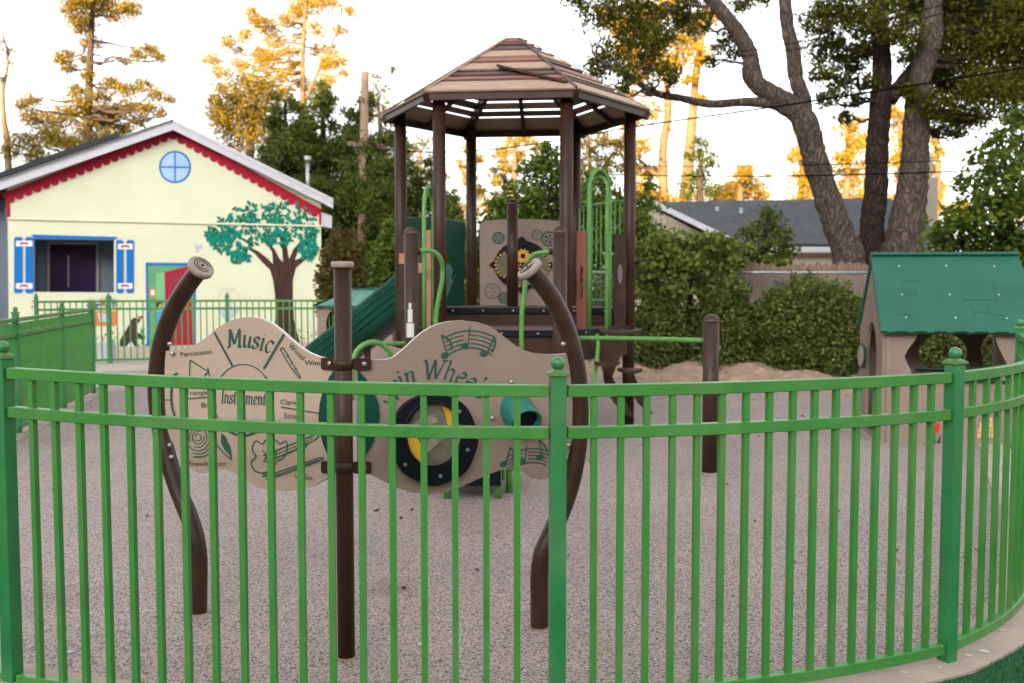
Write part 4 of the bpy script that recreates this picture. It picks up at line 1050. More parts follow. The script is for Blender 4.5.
# green tubes
def tubepart(pts, r=0.021, m='lime', name='handrail'):
    q = MB(); q.tube(smoothpath([at(*p) for p in pts], 7), r, 14); return q.build(name, M[m], ps)
tubepart([(412, 251, 9.0), (424, 250.5, 9.0), (433, 251.5, 9.02), (440, 258, 9.05), (442.5, 268, 9.1), (442, 281, 9.1), (438.5, 300, 9.1), (436, 318, 9.1), (435, 350, 9.1), (436, 400, 9.1)], 0.022)
tubepart([(556, 252.5, 8.85), (544, 252.5, 8.9), (534, 255, 8.95), (528, 264, 9.0), (526.5, 276, 9.0), (524.5, 292, 9.0), (522, 312, 9.0), (521.5, 345, 9.0), (522, 400, 9.0)], 0.022)
for x, Y in ((417.5, 9.0), (552, 8.86)):
    c = at(x, 251.5, Y); q = MB(); q.tube([c-Vector((.03, 0, 0)), c+Vector((.03, 0, 0))], 0.030, 12); q.build('clamp', M['brown'], ps)
def archpart(x0, Y0, x1, Y1, ytop, yb0, yb1, r=0.022):
    a, b = at(x0, 300, Y0), at(x1, 300, Y1); zt = at((x0+x1)/2, ytop, (Y0+Y1)/2).z
    rad = (b-a).length/2; mid = (a+b)/2; d = (b-a).normalized()
    z0, z1 = at(x0, yb0, Y0).z, at(x1, yb1, Y1).z
    pts = [Vector((a.x, a.y, z0)), Vector((a.x, a.y, (z0+zt-rad)/2))]
    hh = min(rad, 0.14)
    for t in np.linspace(PI, 0, 12): pts.append(Vector((mid.x, mid.y, zt-max(rad, .12))) + d*(rad*math.cos(t)) + Vector((0, 0, max(rad, .12)*math.sin(t))))
    pts += [Vector((b.x, b.y, (z1+zt-rad)/2)), Vector((b.x, b.y, z1))]
    q = MB(); q.tube(pts, r, 14); return q.build('handrail', M['lime'], ps)
archpart(424.5, 9.75, 434, 10.35, 187, 336, 334)
archpart(588.5, 10.0, 609.5, 10.45, 169.5, 335, 334, 0.0205)
archpart(590, 10.35, 606.5, 10.15, 177, 333, 385, 0.017)
# back right barrier of thin bars
b0, b1 = hexv(1), hexv(0); d_ = (b1-b0)
q = MB()
for t in np.linspace(0.08, 0.92, 11): p = b0+d_*t; q.tube([p+Vector((0, 0, 1.36)), p+Vector((0, 0, 2.47))], 0.007, 8)
for z_ in (1.36, 2.47): q.tube([b0+d_*.04+Vector((0, 0, z_)), b0+d_*.96+Vector((0, 0, z_))], 0.013, 8)
q.build('bar_barrier', M['lime'], ps)
# horizontal bar to the free post
tubepart([(579, 338, 9.1), (640, 338.6, 8.6), (706, 340.5, 8.1)], 0.020, name='low_bar')
# vine climber
tubepart([(597, 334, 9.9), (598, 345, 9.85), (596, 365, 9.7), (592, 395, 9.55), (589, 428, 9.45)], 0.021, name='climber_leg')
def leafplate(pts, Y, th=0.03, dY=0.0):
    n_ = len(pts); P = [at(x, y, Y+dY*(i/n_)) for i, (x, y) in enumerate(pts)]
    q = MB(); q.plate([at(x, y, Y) for x, y in pts], Vector((0, th, 0))); return q.build('climber_leaf', M['brown_scuffed'], ps, bevel=0.004)
leafplate([(590, 341), (606, 339), (622, 341), (623, 352), (618, 362), (612, 378), (603, 372), (599, 358), (593, 350)], 9.9)
leafplate([(628, 366), (634, 374), (640, 388), (648, 402), (653, 415), (646, 412), (637, 402), (630, 388), (627, 376)], 10.3)
leafplate([(603, 372), (612, 376), (620, 392), (629, 408), (634, 418), (624, 414), (613, 402), (605, 388)], 10.1)
for px, py, Y, w_ in ((620, 333.5, 9.85, .22), (607, 365.5, 9.6, .13), (630, 372, 10.0, .13)):
    c = at(px, py, Y); q = MB()
    vs = [(c.x+w_*math.cos(a), c.y+0.10*math.sin(a), c.z+0.012*math.cos(2*a)) for a in np.linspace(0, 2*PI, 20, endpoint=False)]
    q.plate(vs, Vector((0, 0, 0.03))); q.build('climber_step', M['brown_scuffed'], ps, bevel=0.004)
# slide
s0 = (hexv(2)+hexv(3))/2; e0 = Vector((-2.95, 13.05, 0)); dd = (e0-s0); sd = Vector((-dd.y, dd.x, 0)).normalized()
if sd.y < 0: sd = -sd
prof = [(-.31, .40), (-.30, .40), (-.27, .33), (-.26, .22), (-.235, .10), (-.20, .03), (-.12, 0), (.12, 0), (.20, .03), (.235, .10), (.26, .22), (.27, .33), (.30, .40), (.31, .40), (.31, .36), (.285, .20), (.255, .05), (.21, -.02), (.12, -.05), (-.12, -.05), (-.21, -.02), (-.255, .05), (-.285, .20), (-.31, .36)]
def sz(t): return ZU+0.02 if t < 0.12 else (ZU+0.02) - (t-0.12)*1.50 if t < 0.86 else max(0.12, (ZU+.02) - .74*1.50 - (t-.86)*0.4)
vs = []; nS = 36; k_ = len(prof)
for i in range(nS+1):
    t = i/nS
    c = s0 + dd*t; z_ = sum(sz(max(0, t+o_)) for o_ in (-.05, -.02, 0, .02, .05))/5
    wall = 1.0 if t > 0.2 else 1.0 + (0.2-t)*0.9
    for a, b in prof: vs.append(c + sd*a + Vector((0, 0, z_ + b*wall)))
fs = [(i*k_+j, i*k_+(j+1) % k_, (i+1)*k_+(j+1) % k_, (i+1)*k_+j) for i in range(nS) for j in range(k_)]
q = MB(); q.add(vs, fs, 0, True); sl = q.build('slide', M['dgreen'], ps)
q = MB()
for hgt, off in ((0.30, -.300), (0.20, -.291), (0.11, -.276)):
    q.tube([s0 + dd*t + sd*off + Vector((0, 0, sz(t) + hgt)) for t in np.linspace(0.16, 0.84, 20)], 0.010, 6)
q.build('slide_rib', M['dgreen'], sl)
q = MB(); c = s0 + dd*0.84; q.tube([Vector((c.x, c.y, -0.02)), Vector((c.x, c.y, sz(.84)-0.03))], 0.04, 10); c = s0+dd*0.45; q.tube([Vector((c.x, c.y, -0.02)), Vector((c.x, c.y, sz(.45)-0.03))], 0.04, 10); q.build('slide_leg', M['brown'], sl)
hn = Vector(((hexv(2)-hexv(3)).y, -(hexv(2)-hexv(3)).x, 0)).normalized()
if hn.y > 0: hn = -hn
def hp(px, py): return onplane(px, py, hexv(3)+hn*0.02, hn)
hood = [(407, 217.5), (430, 217), (450, 219), (465.5, 222), (465, 245), (464.5, 280), (464, 306), (444, 306), (446, 300), (456, 274), (453, 262), (446, 246), (442, 234), (432, 230), (420, 231), (412, 240), (411, 262), (412, 290), (411, 306), (406.5, 306), (406, 260)]
q = MB(); q.plate([hp(x, y) for x, y in hood], -hn*0.05); q.build('slide_hood', M['dgreen'], ps, bevel=0.008)
# lower left hump panel and tubes
q = MB(); q.plate([at(x, y, 9.15) for x, y in [(368, 392), (370, 362), (376, 354), (384, 349), (393, 347), (401, 349), (408, 354), (409, 392)]], Vector((0, .02, 0)), mside=1); q.build('hump_panel', [M['tan2'], M['edge']], ps)
tubepart([(352, 400, 8.6), (352.5, 370, 8.6), (354, 357, 8.6), (360, 347.5, 8.62), (370, 342.5, 8.65), (380, 343.5, 8.7), (388, 350, 8.75), (392, 358, 8.8), (393, 366, 8.8), (394, 410, 8.8)], 0.024)
tubepart([(378, 343.5, 8.7), (392, 343.6, 8.8), (405, 343.5, 8.95)], 0.019)
# low black step platform on green legs in front of the deck
st = at(470, 470, 7.1); z_ = 0.34
q = MB(); q.plate([Vector((x, y, z_)) for x, y in ((-.52, 6.95), (-.06, 6.95), (0.02, 7.4), (-.06, 7.85), (-.52, 7.85), (-.60, 7.4))], Vector((0, 0, .06))); q.build('transfer_step', M['black'], ps, bevel=0.01)
q = MB(); q.plate([Vector((x, y, 0.10)) for x, y in ((-.50, 7.0), (-.08, 7.0), (-.08, 7.8), (-.50, 7.8))], Vector((0, 0, .24))); q.build('step_riser', M['black'], ps)
for x, y in ((-.10, 7.05), (-.02, 7.25), (-.47, 7.05), (-.47, 7.7), (-.08, 7.75)):
    q = MB(); q.tube([(x, y, -.02), (x, y, z_)], 0.026, 12); q.build('step_leg', M['lime'], ps)

# ================================================================== PLAYHOUSE (right)
bA = math.radians(8.0); FLc = Vector((3.62, 9.55, 0)); sX = Vector((math.sin(bA), math.cos(bA), 0)); fX = Vector((math.cos(bA), -math.sin(bA), 0)); Z = Vector((0, 0, 1))
ph = thing('playhouse', 'tan plastic playhouse with dark green shingled roof on the right beyond the fence', 'playhouse', FLc)
def fp(px, py, off=0.0): return onplane(px, py, FLc - sX*off, -sX)
HW, DP, EZ, RZ = 1.38, 1.04, 1.12, 1.80
FRc = FLc + fX*HW
hole = [fp(x, y) for x, y in [(918, 334), (914.5, 341), (908, 349), (904.5, 357), (907.5, 364), (911, 370), (911, 381.5), (998, 381.5), (1003, 373), (1007, 364), (1001, 352), (997, 343), (995, 334)]]
q = MB(); q.plate([FLc, FRc, FRc+Z*EZ, FLc+Z*EZ], sX*0.035, holes=[hole]); q.build('front_wall', M['phwall'], ph)
bo = FLc + sX*DP
def bpn(px, py): return onplane(px, py, bo - sX*0.035, -sX)
q = MB(); q.plate([bo, bo+fX*HW, bo+fX*HW+Z*EZ, bo+Z*EZ], -sX*0.035, holes=[[bpn(942+24*math.cos(a), 352+19*math.sin(a)) for a in np.linspace(0, 2*PI, 28, endpoint=False)], [bpn(991+11*math.cos(a), 352+19*math.sin(a)) for a in np.linspace(0, 2*PI, 28, endpoint=False)]]); q.build('back_wall', M['phwall'], ph)
def sw(u, z_): return FLc + sX*(0.04+u*(DP-0.08)) + Z*z_
door = [sw(.22, 0.03), sw(.22, .85), sw(.30, 1.05), sw(.42, 1.16), sw(.55, 1.16), sw(.66, 1.05), sw(.72, .85), sw(.72, 0.03)]
for s_, nm in ((0, 'side_wall'), (1, 'side_wall')):
    sh_ = fX*(HW-0.035)*s_
    q = MB(); q.plate([p+sh_ for p in (sw(0, 0), sw(1, 0), sw(1, EZ), sw(.5, RZ-.03), sw(0, EZ))], fX*0.035, holes=[[p+sh_ for p in door]] if s_ == 0 else []); q.build(nm, M['phwall'], ph)
q = MB(); q.box(fp(955, 381)+sX*0.05+Z*0.0, (0.95, 0.16, 0.02), fX, sX, Z); q.build('counter', M['dgreen'], ph)
q = MB(); q.box(bpn(942, 369.5)-sX*0.03, (0.55, 0.10, 0.02), fX, sX, Z); q.build('window_sill', M['dgreen'], ph)
q = MB(); q.plate([fp(x, y, 0.003) for x, y in [(886, 331), (891, 331), (891, 470), (886, 470)]], -sX*0.012); q.build('corner_trim', M['phwall'], ph)
# roof
ridge = FLc + sX*(DP/2) - fX*0.02 + Z*1.855; ridgeR = ridge + fX*(HW+0.04)
eF = FLc - sX*0.13 - fX*0.05 + Z*1.10; eFR = eF + fX*(HW+0.09)
eB = FLc + sX*(DP+0.02) - fX*0.02 + Z*1.14; eBR = eB + fX*(HW+0.09)
def roofslab(a, b, c, d, m):
    nn_ = (b-a).cross(d-a).normalized()
    if nn_.z < 0: nn_ = -nn_
    # toothed lower edge
    low = []; n_ = 24
    dn = (a-d).normalized()
    for i in range(n_): 
        t0, t1 = i/n_, (i+1)/n_
        s_ = 0.012 if i % 3 == 1 else 0.0
        low += [a.lerp(b, t0+0.001)+dn*s_, a.lerp(b, t1-0.001)+dn*s_]
    q = MB(); q.plate([*low, c, d], -nn_*0.035); return q.build('roof', M[m], ph, bevel=0.004), nn_
rf, rn = roofslab(eF, eFR, ridgeR, ridge, 'roofgreen'); roofslab(eB, eBR, ridgeR, ridge, 'roofgreen')
q = MB(); q.beam(ridge+Z*0.003-fX*.0, ridgeR+Z*.003, 0.10, 0.03); q.build('ridge_cap', M['roofgreen'], rf, bevel=0.006)
def rpn(px, py, off=0.0): return onplane(px, py, eF + rn*off, rn)
for x, y in [(121, 81), (267, 80), (416, 82), (130, 169), (278, 169), (430, 170), (143, 240), (296, 241), (455, 243)]:
    c = rpn(860+x/3.10, 240+y/3.10, 0.0); q = MB(); q.tube([c, c+rn*0.005], 0.009, 8); q.build('bolt', M['pale'], rf)
q = MB()
for seg in [((125, 125), (188, 127)), ((145, 92), (142, 125)), ((172, 127), (175, 168)), ((142, 166), (176, 168)), ((315, 145), (322, 184)), ((322, 184), (432, 186)), ((355, 125), (361, 185)), ((410, 128), (425, 185)), ((342, 186), (350, 222)), ((350, 222), (405, 224)), ((392, 187), (404, 224)), ((408, 232), (450, 234)), ((152, 195), (158, 232)), ((115, 230), (158, 232))]:
    (x0, y0), (x1, y1) = seg; a, b = rpn(860+x0/3.1, 240+y0/3.1, .002), rpn(860+x1/3.1, 240+y1/3.1, .002); q.beam(a, b, 0.010, 0.004, rn)
q.build('roof_groove', M['groove'], rf)
pn = Pen(fp, 0.004)
pn.blob([(929, 421), (931.5, 424), (934.5, 420), (937, 424), (939.5, 421), (940, 429), (937, 433), (932, 433), (929, 429)]); pn.done('tulip_flower', M['tulip'], ph)
pn = Pen(fp, 0.004); pn.line([(934.5, 433), (934.5, 445)], 1.6); pn.blob([(928, 434), (934, 446), (929, 446)]); pn.blob([(941, 434), (940, 446), (935, 446)]); pn.done('tulip_leaves', M['dgreen'], ph)
q = MB()
for r_, (x0, x1) in enumerate([(984, 993), (979.5, 998), (978, 1000), (977, 1000.5)]):
    y0 = 417.5 + r_*5.2; n_ = int((x1-x0)/5)+1
    for i in range(n_):
        xa = x0+(x1-x0)*i/n_; xb = x0+(x1-x0)*(i+1)/n_-0.8; q.plate([fp(xa, y0+4.5, .002), fp(xb, y0+4.5, .002), fp(xb, y0, .002), fp(xa, y0, .002)], -sX*0.006)
q.build('beehive', M['hive'], ph)
c = FLc + sX*0.62 - fX*0.05 + Z*0.80
q = MB(); q.tube([c, c-fX*0.02], 0.135, 20); fd = q.build('side_disc', M['dgreen'], ph)
q = MB(); q.tube([c-fX*0.021, c-fX*0.035], 0.11, 20); q.build('disc_face', M['cap'], fd)
c = FLc + sX*0.16 - fX*0.004 + Z*0.33; q = MB(); q.plate([c, c+sX*.05, c+sX*.06+Z*.09, c+Z*.09], -fX*.006); q.build('side_flower', M['tulip'], ph)

# ================================================================== small playhouse (left, far)
Y2 = 16.3; o2 = at(317, 300, Y2); o2.z = 0
p2 = thing('playhouse', 'small tan playhouse with faded green scalloped roof near the painted tree, partly behind the slide', 'playhouse', o2)
def q2(px, py, Y=Y2): return at(px, py, Y)
zE = at(330, 305.5, Y2).z; W2 = 1.25; D2 = 1.1
arch = lambda y_: [Vector((o2.x+0.15, y_, .06)), Vector((o2.x+.15, y_, zE-.25)), Vector((o2.x+.19, y_, zE-.13)), Vector((o2.x+.26, y_, zE-.08)), Vector((o2.x+.33, y_, zE-.13)), Vector((o2.x+.37, y_, zE-.25)), Vector((o2.x+.37, y_, .06))]
q = MB(); q.plate([o2, o2+Vector((W2, 0, 0)), o2+Vector((W2, 0, zE)), o2+Z*zE], Vector((0, .04, 0)), holes=[arch(Y2)]); q.build('front_wall', M['phwall'], p2)
q = MB(); q.plate([o2+Vector((0, D2, 0)), o2+Vector((W2, D2, 0)), o2+Vector((W2, D2, zE)), o2+Vector((0, D2, zE))], Vector((0, .04, 0))); q.build('back_wall', M['phwall'], p2)
for dx in (0, W2-.04):
    q = MB(); a = o2+Vector((dx, .04, 0)); q.plate([a, a+Vector((0, D2-.04, 0)), a+Vector((0, D2-.04, zE)), a+Z*zE], Vector((.04, 0, 0))); q.build('side_wall', M['phwall'], p2)
q = MB()
for x in (.19, .25, .31): q.tube([(o2.x+x, Y2+.06, .05), (o2.x+x, Y2+.06, zE-.08)], 0.011, 6)
q.build('bar', M['lime'], p2)
zR = at(355, 289.5, Y2+.5).z
e_ = [Vector((o2.x-.08, Y2-.12, zE)), Vector((o2.x+W2+.08, Y2-.12, zE)), Vector((o2.x+W2+.08, Y2+D2+.16, zE)), Vector((o2.x-.08, Y2+D2+.16, zE))]
r0, r1 = Vector((o2.x+.50, Y2+.5, zR)), Vector((o2.x+W2-.35, Y2+.5, zR))
q = MB(); nsc = 30; lowv = []
for i in range(nsc+1):
    t = i/nsc; p = e_[0].lerp(e_[1], t); p.z -= 0.02+0.02*math.cos(t*2*PI*4.5); lowv.append(p)
for i in range(nsc):
    t0, t1 = i/nsc, (i+1)/nsc; q.add([lowv[i], lowv[i+1], r0.lerp(r1, t1), r0.lerp(r1, t0)], [(0, 1, 2, 3)])
q.add([e_[1], e_[2], r1], [(0, 1, 2)]); q.add([e_[3], e_[0], r0], [(0, 1, 2)]); q.add([e_[2], e_[3], r0, r1], [(0, 1, 2, 3)])
q.add([e_[3], e_[2], e_[1], e_[0]], [(0, 1, 2, 3)]); q.build('roof', M['roofgreen2'], p2)
q = MB(); q.beam(e_[1].lerp(r1, .02)+Vector((0, -.01, .02)), r1+Vector((0, -.01, .02)), .05, .02); q.beam(r0+Z*.01, r1+Z*.01, .06, .02); q.build('ridge_cap', M['roofgreen'], p2)
# ================================================================== PAINTED HOUSE
HA = at(5, 300, 22.3); HB = at(322, 300, 25.05); HA.z = HB.z = 0
hu = (HB-HA).normalized(); hn_ = Vector((hu.y, -hu.x, 0))
if hn_.y > 0: hn_ = -hn_                                    # towards the camera
def hf_(px, py, off=0.0): return onplane(px, py, HA + hn_*off, hn_)
hs_ = thing('painted_house', 'cream gabled building with murals, red scalloped trim and bright blue shutters', 'house', HA)
def gz(px, py): return hf_(px, py)
cl, cr = hf_(7.5, 300), hf_(321, 300); cl.z = cr.z = 0
apex = hf_(173, 124); el = hf_(7.5, 186); er = hf_(321, 203)
win = [hf_(x, y) for x, y in [(34, 292), (34, 239), (114, 240), (114, 292.5)]]
q = MB(); q.plate([cl, cr, er, apex, el], -hn_*0.15, holes=[win]); wall = q.build('wall', M['wall'], hs_)
# shallow siding joints and the ledge under the gable
q = MB()
for y0, y1 in ((150, None),):
    pass
for z_ in np.arange(0.45, 2.9, 0.42):
    a, b = cl.copy(), cr.copy(); a.z = b.z = z_
    if 1.35 < z_ < 2.75:
        q.beam(a+hn_*.002, hf_(13, 260)*1 + Vector((0, 0, z_-hf_(13, 260).z)) + hn_*.002, .004, .006); q.beam(hf_(135, 260)+Vector((0, 0, z_-hf_(135, 260).z))+hn_*.002, b+hn_*.002, .004, .006)
    else: q.beam(a+hn_*.002, b+hn_*.002, .004, .006)
q.build('siding_joint', M['wall'], wall)
q = MB(); a, b = hf_(7.5, 218.5, .02), hf_(321, 226, .02); q.beam(a, b, .05, .045); q.build('ledge', M['wall'], hs_)
# recess
q = MB(); dpt = 1.1; w0 = [p - hn_*.15 for p in win]; w1 = [p - hn_*dpt for p in w0]
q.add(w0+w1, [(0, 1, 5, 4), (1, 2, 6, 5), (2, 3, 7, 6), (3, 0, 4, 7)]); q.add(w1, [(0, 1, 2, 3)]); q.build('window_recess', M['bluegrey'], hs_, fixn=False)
def rb(px, py, off=0.0): return onplane(px, py, HA - hn_*(.15+dpt) + hn_*off, hn_)
q = MB(); q.plate([rb(x, y, .005) for x, y in [(49.5, 291.9), (49.5, 244.5), (97, 245), (97, 291.9)]], hn_*.02); q.build('inner_door', M['purple'], hs_)
q = MB()
for s_ in (((48.5, 291.8), (48.5, 243)), ((97.5, 291.8), (97.5, 243.5)), ((47.5, 243), (98.5, 243.5))): q.beam(rb(*s_[0], .03), rb(*s_[1], .03), .06, .045, hn_)
q.beam(rb(68.3, 287, .03), rb(68.3, 255, .03), .03, .02, hn_)
q.build('door_frame', M['pframe'], hs_)
def paint(name, polys, m, off=0.006, parent=None):
    q = MB()
    for i, p in enumerate(polys): q.flat([hf_(x, y, off+0.0006*(i % 8)) for x, y in p])
    return q.build(name, m, parent or hs_, fixn=False)
q = MB(); q.plate([hf_(x, y, .0) for x, y in [(31.5, 234.5), (117.5, 237), (114.5, 239.8), (34, 238.6)]], hn_*.03); q.build('window_lintel', M['pblue'], hs_)
for x0, y0, x1, y1 in ((14, 237, 34, 293), (116, 240, 134, 293)):
    wv_ = (x1-x0)/2-1.2
    q = MB()
    for k in range(2):
        a = x0 + k*(wv_+2.4); b = a+wv_
        out = [(a+1.5, y0), (b-1.5, y0), (b, y0+2), (b-.2, y0+4.5), (b-.2, y1-4.5), (b, y1-2), (b-1.5, y1), (a+1.5, y1), (a, y1-2), (a+.2, y1-4.5), (a+.2, y0+4.5), (a, y0+2)]
        q.plate([hf_(x, y, .002) for x, y in out], hn_*.02)
    sh_ = q.build('shutter', M['pblue'], hs_)
    for yy in (y0+6.5, y1-7):
        q = MB(); q2_ = MB()
        q.plate([hf_(x, y, .0225) for x, y in [(x0+2, yy+2.8), (x1-1.5, yy+2.8), (x1-1.5, yy-2.8), (x0+2, yy-2.8)]], hn_*.004)
        m_ = (x0+x1)/2
        q2_.plate([hf_(x, y, .027) for x, y in [(m_-4, yy+2), (m_-4, yy-1), (m_-1.5, yy-1.4), (m_+1.5, yy-1.4), (m_+4, yy-1), (m_+4, yy+2), (m_+2, yy+.5), (m_-2, yy+.5)]], hn_*.002)
        q.build('shutter_plate', M['pwhite'], sh_); q2_.build('shutter_emblem', M['pred'], sh_)
# scalloped trim following the two rakes
def rake(pa, pb, n_, wd, sc_):
    A, B = hf_(*pa), hf_(*pb); d = (B-A); Ln = d.length; u = d.normalized(); dn = hn_.cross(u)
    if dn.z > 0: dn = -dn
    lo = []
    for i in range(n_):
        for t in np.linspace(0, PI, 7)[:-1]:
            lo.append(A + u*Ln*((i + (1-math.cos(t))/2)/n_) + dn*(wd + sc_*math.sin(t)))
    lo.append(B + dn*wd)
    return [p + hn_*.005 for p in [A, B] + lo[::-1]]
q = MB()
P1 = rake((172.5, 127), (2, 193.5), 20, 0.17, 0.10); P2 = rake((172.5, 127), (321, 209), 19, 0.17, 0.10)
q.plate(P1, hn_*.012); q.plate([p+hn_*.002 for p in P2], hn_*.012); q.build('scalloped_trim', M['pred'], hs_)
paint('corner_stripe', [[(5.5, 192), (9.5, 190), (10.5, 217), (6.5, 217)]], M['pred']); paint('corner_stripe', [[(318.8, 208), (321, 209), (321, 226), (319, 226)]], M['pred'])
# barge boards and roof
def roofpt(px, py, fwd): return hf_(px, py, 0) + hn_*fwd
apo = hf_(173, 124); lo_ = hf_(-28, 201.5); hi_ = hf_(333, 211)
ov = 0.30
def bargepoly(a, b, h): return [a+hn_*ov, b+hn_*ov, b+hn_*ov+Z*h, a+hn_*ov+Z*h]
A0 = onplane(173, 130, HA+hn_*ov, hn_); BL_ = onplane(-40, 204, HA+hn_*ov, hn_); BR_ = onplane(333, 208.5, HA+hn_*ov, hn_)
q = MB(); q.plate([A0, BL_, BL_+Z*.25, A0+Z*.25], hn_*.03); q.build('barge_board', M['fascia'], hs_)
q = MB(); q.plate([A0, BR_, BR_+Z*.25, A0+Z*.25], hn_*.03); q.build('barge_board', M['fascia'], hs_)
q = MB(); q.plate([A0+hn_*.03+Z*.17, BL_+hn_*.03+Z*.17, BL_+hn_*.03+Z*.25, A0+hn_*.03+Z*.25], hn_*.02); q.plate([A0+hn_*.03+Z*.17, BR_+hn_*.03+Z*.17, BR_+hn_*.03+Z*.25, A0+hn_*.03+Z*.25], hn_*.022); q.build('drip_board', M['fascia'], hs_)
LN = 10.0
for a, b in ((A0, BL_), (A0, BR_)):
    t_ = [a+Z*.252+hn_*.05, b+Z*.252+hn_*.05]
    u_ = [p-hn_*LN for p in t_]
    q = MB(); q.add([t_[0], t_[1], u_[1], u_[0]] + [p-Z*.07 for p in (t_[0], t_[1], u_[1], u_[0])], [(0, 1, 2, 3), (4, 5, 6, 7), (0, 1, 5, 4), (1, 2, 6, 5), (2, 3, 7, 6), (3, 0, 4, 7)])
    q.build('roof', M['shingle'], hs_)
for a, b in ((cl, el), (cr, er)):
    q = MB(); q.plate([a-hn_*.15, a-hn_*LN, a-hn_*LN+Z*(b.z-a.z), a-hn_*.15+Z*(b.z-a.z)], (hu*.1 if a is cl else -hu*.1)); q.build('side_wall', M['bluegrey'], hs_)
# eave return on the right
q = MB(); q.plate([hf_(321.2, 212, -.02), hf_(332, 216, -.02), hf_(332, 228, -.02), hf_(321.2, 226, -.02)], -hn_*.5); q.build('eave_box', M['fascia'], hs_)
# black roof panel on the left slope
d = (BL_-A0); c1 = A0 + d*0.26 + Z*.33; c2 = A0 + d*1.0 + Z*.33
q = MB(); q.plate([c1-hn_*.4, c2-hn_*.4, c2-hn_*4.5, c1-hn_*4.5], Z*.12); q.build('roof_panel', M['solar'], hs_)
q = MB(); pm = hf_(308, 200, -1.0); q.tube([pm, pm+Z*(at(308, 161, pm.y).z-pm.z)], .05, 12); q.tube([Vector((pm.x, pm.y, at(308, 162, pm.y).z)), Vector((pm.x, pm.y, at(308, 156, pm.y).z))], .09, 12); q.build('vent_pipe', M['galv'], hs_)
# porch wing on the far left
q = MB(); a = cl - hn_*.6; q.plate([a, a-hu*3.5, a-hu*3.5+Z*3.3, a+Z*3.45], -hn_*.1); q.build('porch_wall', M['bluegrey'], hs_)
q = MB(); a = a + hn_*.01 - hu*.25; q.plate([a, a-hu*1.0, a-hu*1.0+Z*2.1, a+Z*2.1], hn_*.03); q.build('porch_door', M['bluegrey'], hs_)
q = MB(); q.box(hf_(4, 350, .0)-hu*.3+Z*(0.1-hf_(4, 350).z), (2.0, .3, .2), hu, hn_, Z); q.build('porch_step', M['walk'], hs_)
# round painted window
ell = lambda cx, cy, rx, ry, n_=28: [(cx+rx*math.cos(a), cy+ry*math.sin(a)) for a in np.linspace(0, 2*PI, n_, endpoint=False)]
q = MB(); q.plate([hf_(x, y, 0) for x, y in ell(175, 167, 16, 16.2, 36)], hn_*.012); rw = q.build('painted_round_window', M['pblue'], hs_)
q = MB(); q.plate([hf_(x, y, .013) for x, y in ell(175, 167, 14.2, 14.4, 36)], hn_*.003); q.build('window_glass', M['plblue'], rw)
q = MB(); q.beam(hf_(175, 153, .018), hf_(175, 181, .018), .035, .004, hn_); q.beam(hf_(161, 167, .022), hf_(189, 167.3, .022), .035, .004, hn_); q.build('window_cross', M['pblue'], rw)
# painted half open door
paint('painted_door_frame', [[(145.5, 262.5), (196, 263), (196, 353), (147, 354)]], M['pblue'], .004)
paint('painted_room', [[(148, 265.5), (193.5, 266), (193.5, 352), (149, 352.5)]], M['pgreen'], .007)
paint('painted_room_wall', [[(156, 274), (166, 272), (166, 348), (156, 350)]], mat('painted_room_light', (0.15, 0.40, 0.20), .7), .009)
paint('painted_picture', [[(149.5, 288), (156, 288.5), (156, 297), (149.5, 297)]], M['porange'], .011)
paint('painted_picture_centre', [[(151, 290), (154.5, 290.2), (154.5, 295), (151, 295)]], M['pwhite'], .013)
rd = paint('painted_red_door', [[(164.5, 272), (190, 265.8), (193, 345), (166, 347)]], M['pred'], .012)
paint('painted_door_panel', [[(168, 276), (187, 271.5), (188, 300), (169, 302)], [(169, 308), (188.5, 306), (190, 338), (170, 340)]], mat('painted_dark_red', (0.22, 0.008, 0.025), .6), .014)
paint('painted_figure_dress', [[(157, 312), (162, 311), (165, 322), (164, 335), (158, 336), (156, 322)]], mat('painted_sky_blue', (0.03, .28, .5), .7), .0145)
paint('painted_figure_head', [ell(160.5, 306, 3.0, 4.0, 12)], M['pskin'], .0145)
paint('painted_figure_hair', [[(156.5, 308), (156, 303), (159, 300.5), (163, 301.5), (163.5, 304), (159.5, 304), (158, 309)]], M['pdark'], .0165)
# painted dog, butterflies, flowers, planter, fountain
paint('painted_dog', [[(121, 348), (119.5, 344), (121.5, 337), (126, 330), (129.5, 324), (131.5, 319.5), (134, 317.5), (138, 318.5), (141, 320), (138, 323), (136.5, 327), (136.5, 332), (141, 334), (144, 337), (142.5, 339.5), (138, 336.5), (136, 340), (139, 347), (137, 351), (134, 346), (131, 340), (128, 345), (125, 349)]], M['pdark'], .006)
paint('painted_dog_chest', [[(126, 345), (131, 341), (134, 347), (131, 351), (124, 350)]], M['pwhite'], .005)
paint('painted_butterfly', [[(137, 314.5), (140, 317), (143, 314), (142.5, 318), (139.5, 319.5)]], M['pred'], .006)
paint('painted_butterfly', [[(194.5, 243), (198, 246), (202, 243.5), (202, 249), (198.5, 248.5), (199, 253), (196, 252)]], M['plilac'], .006)
paint('painted_planter', [[(91, 311), (118, 311), (116, 326), (93, 326)]], M['porange'], .006)
paint('painted_planter_emblem', [[(97.5, 313), (111, 313), (110, 322), (99, 322)]], M['pgrey'], .009)
cols = [M['pred'], M['plilac'], M['pblue'], M['porange'], M['pwhite']]
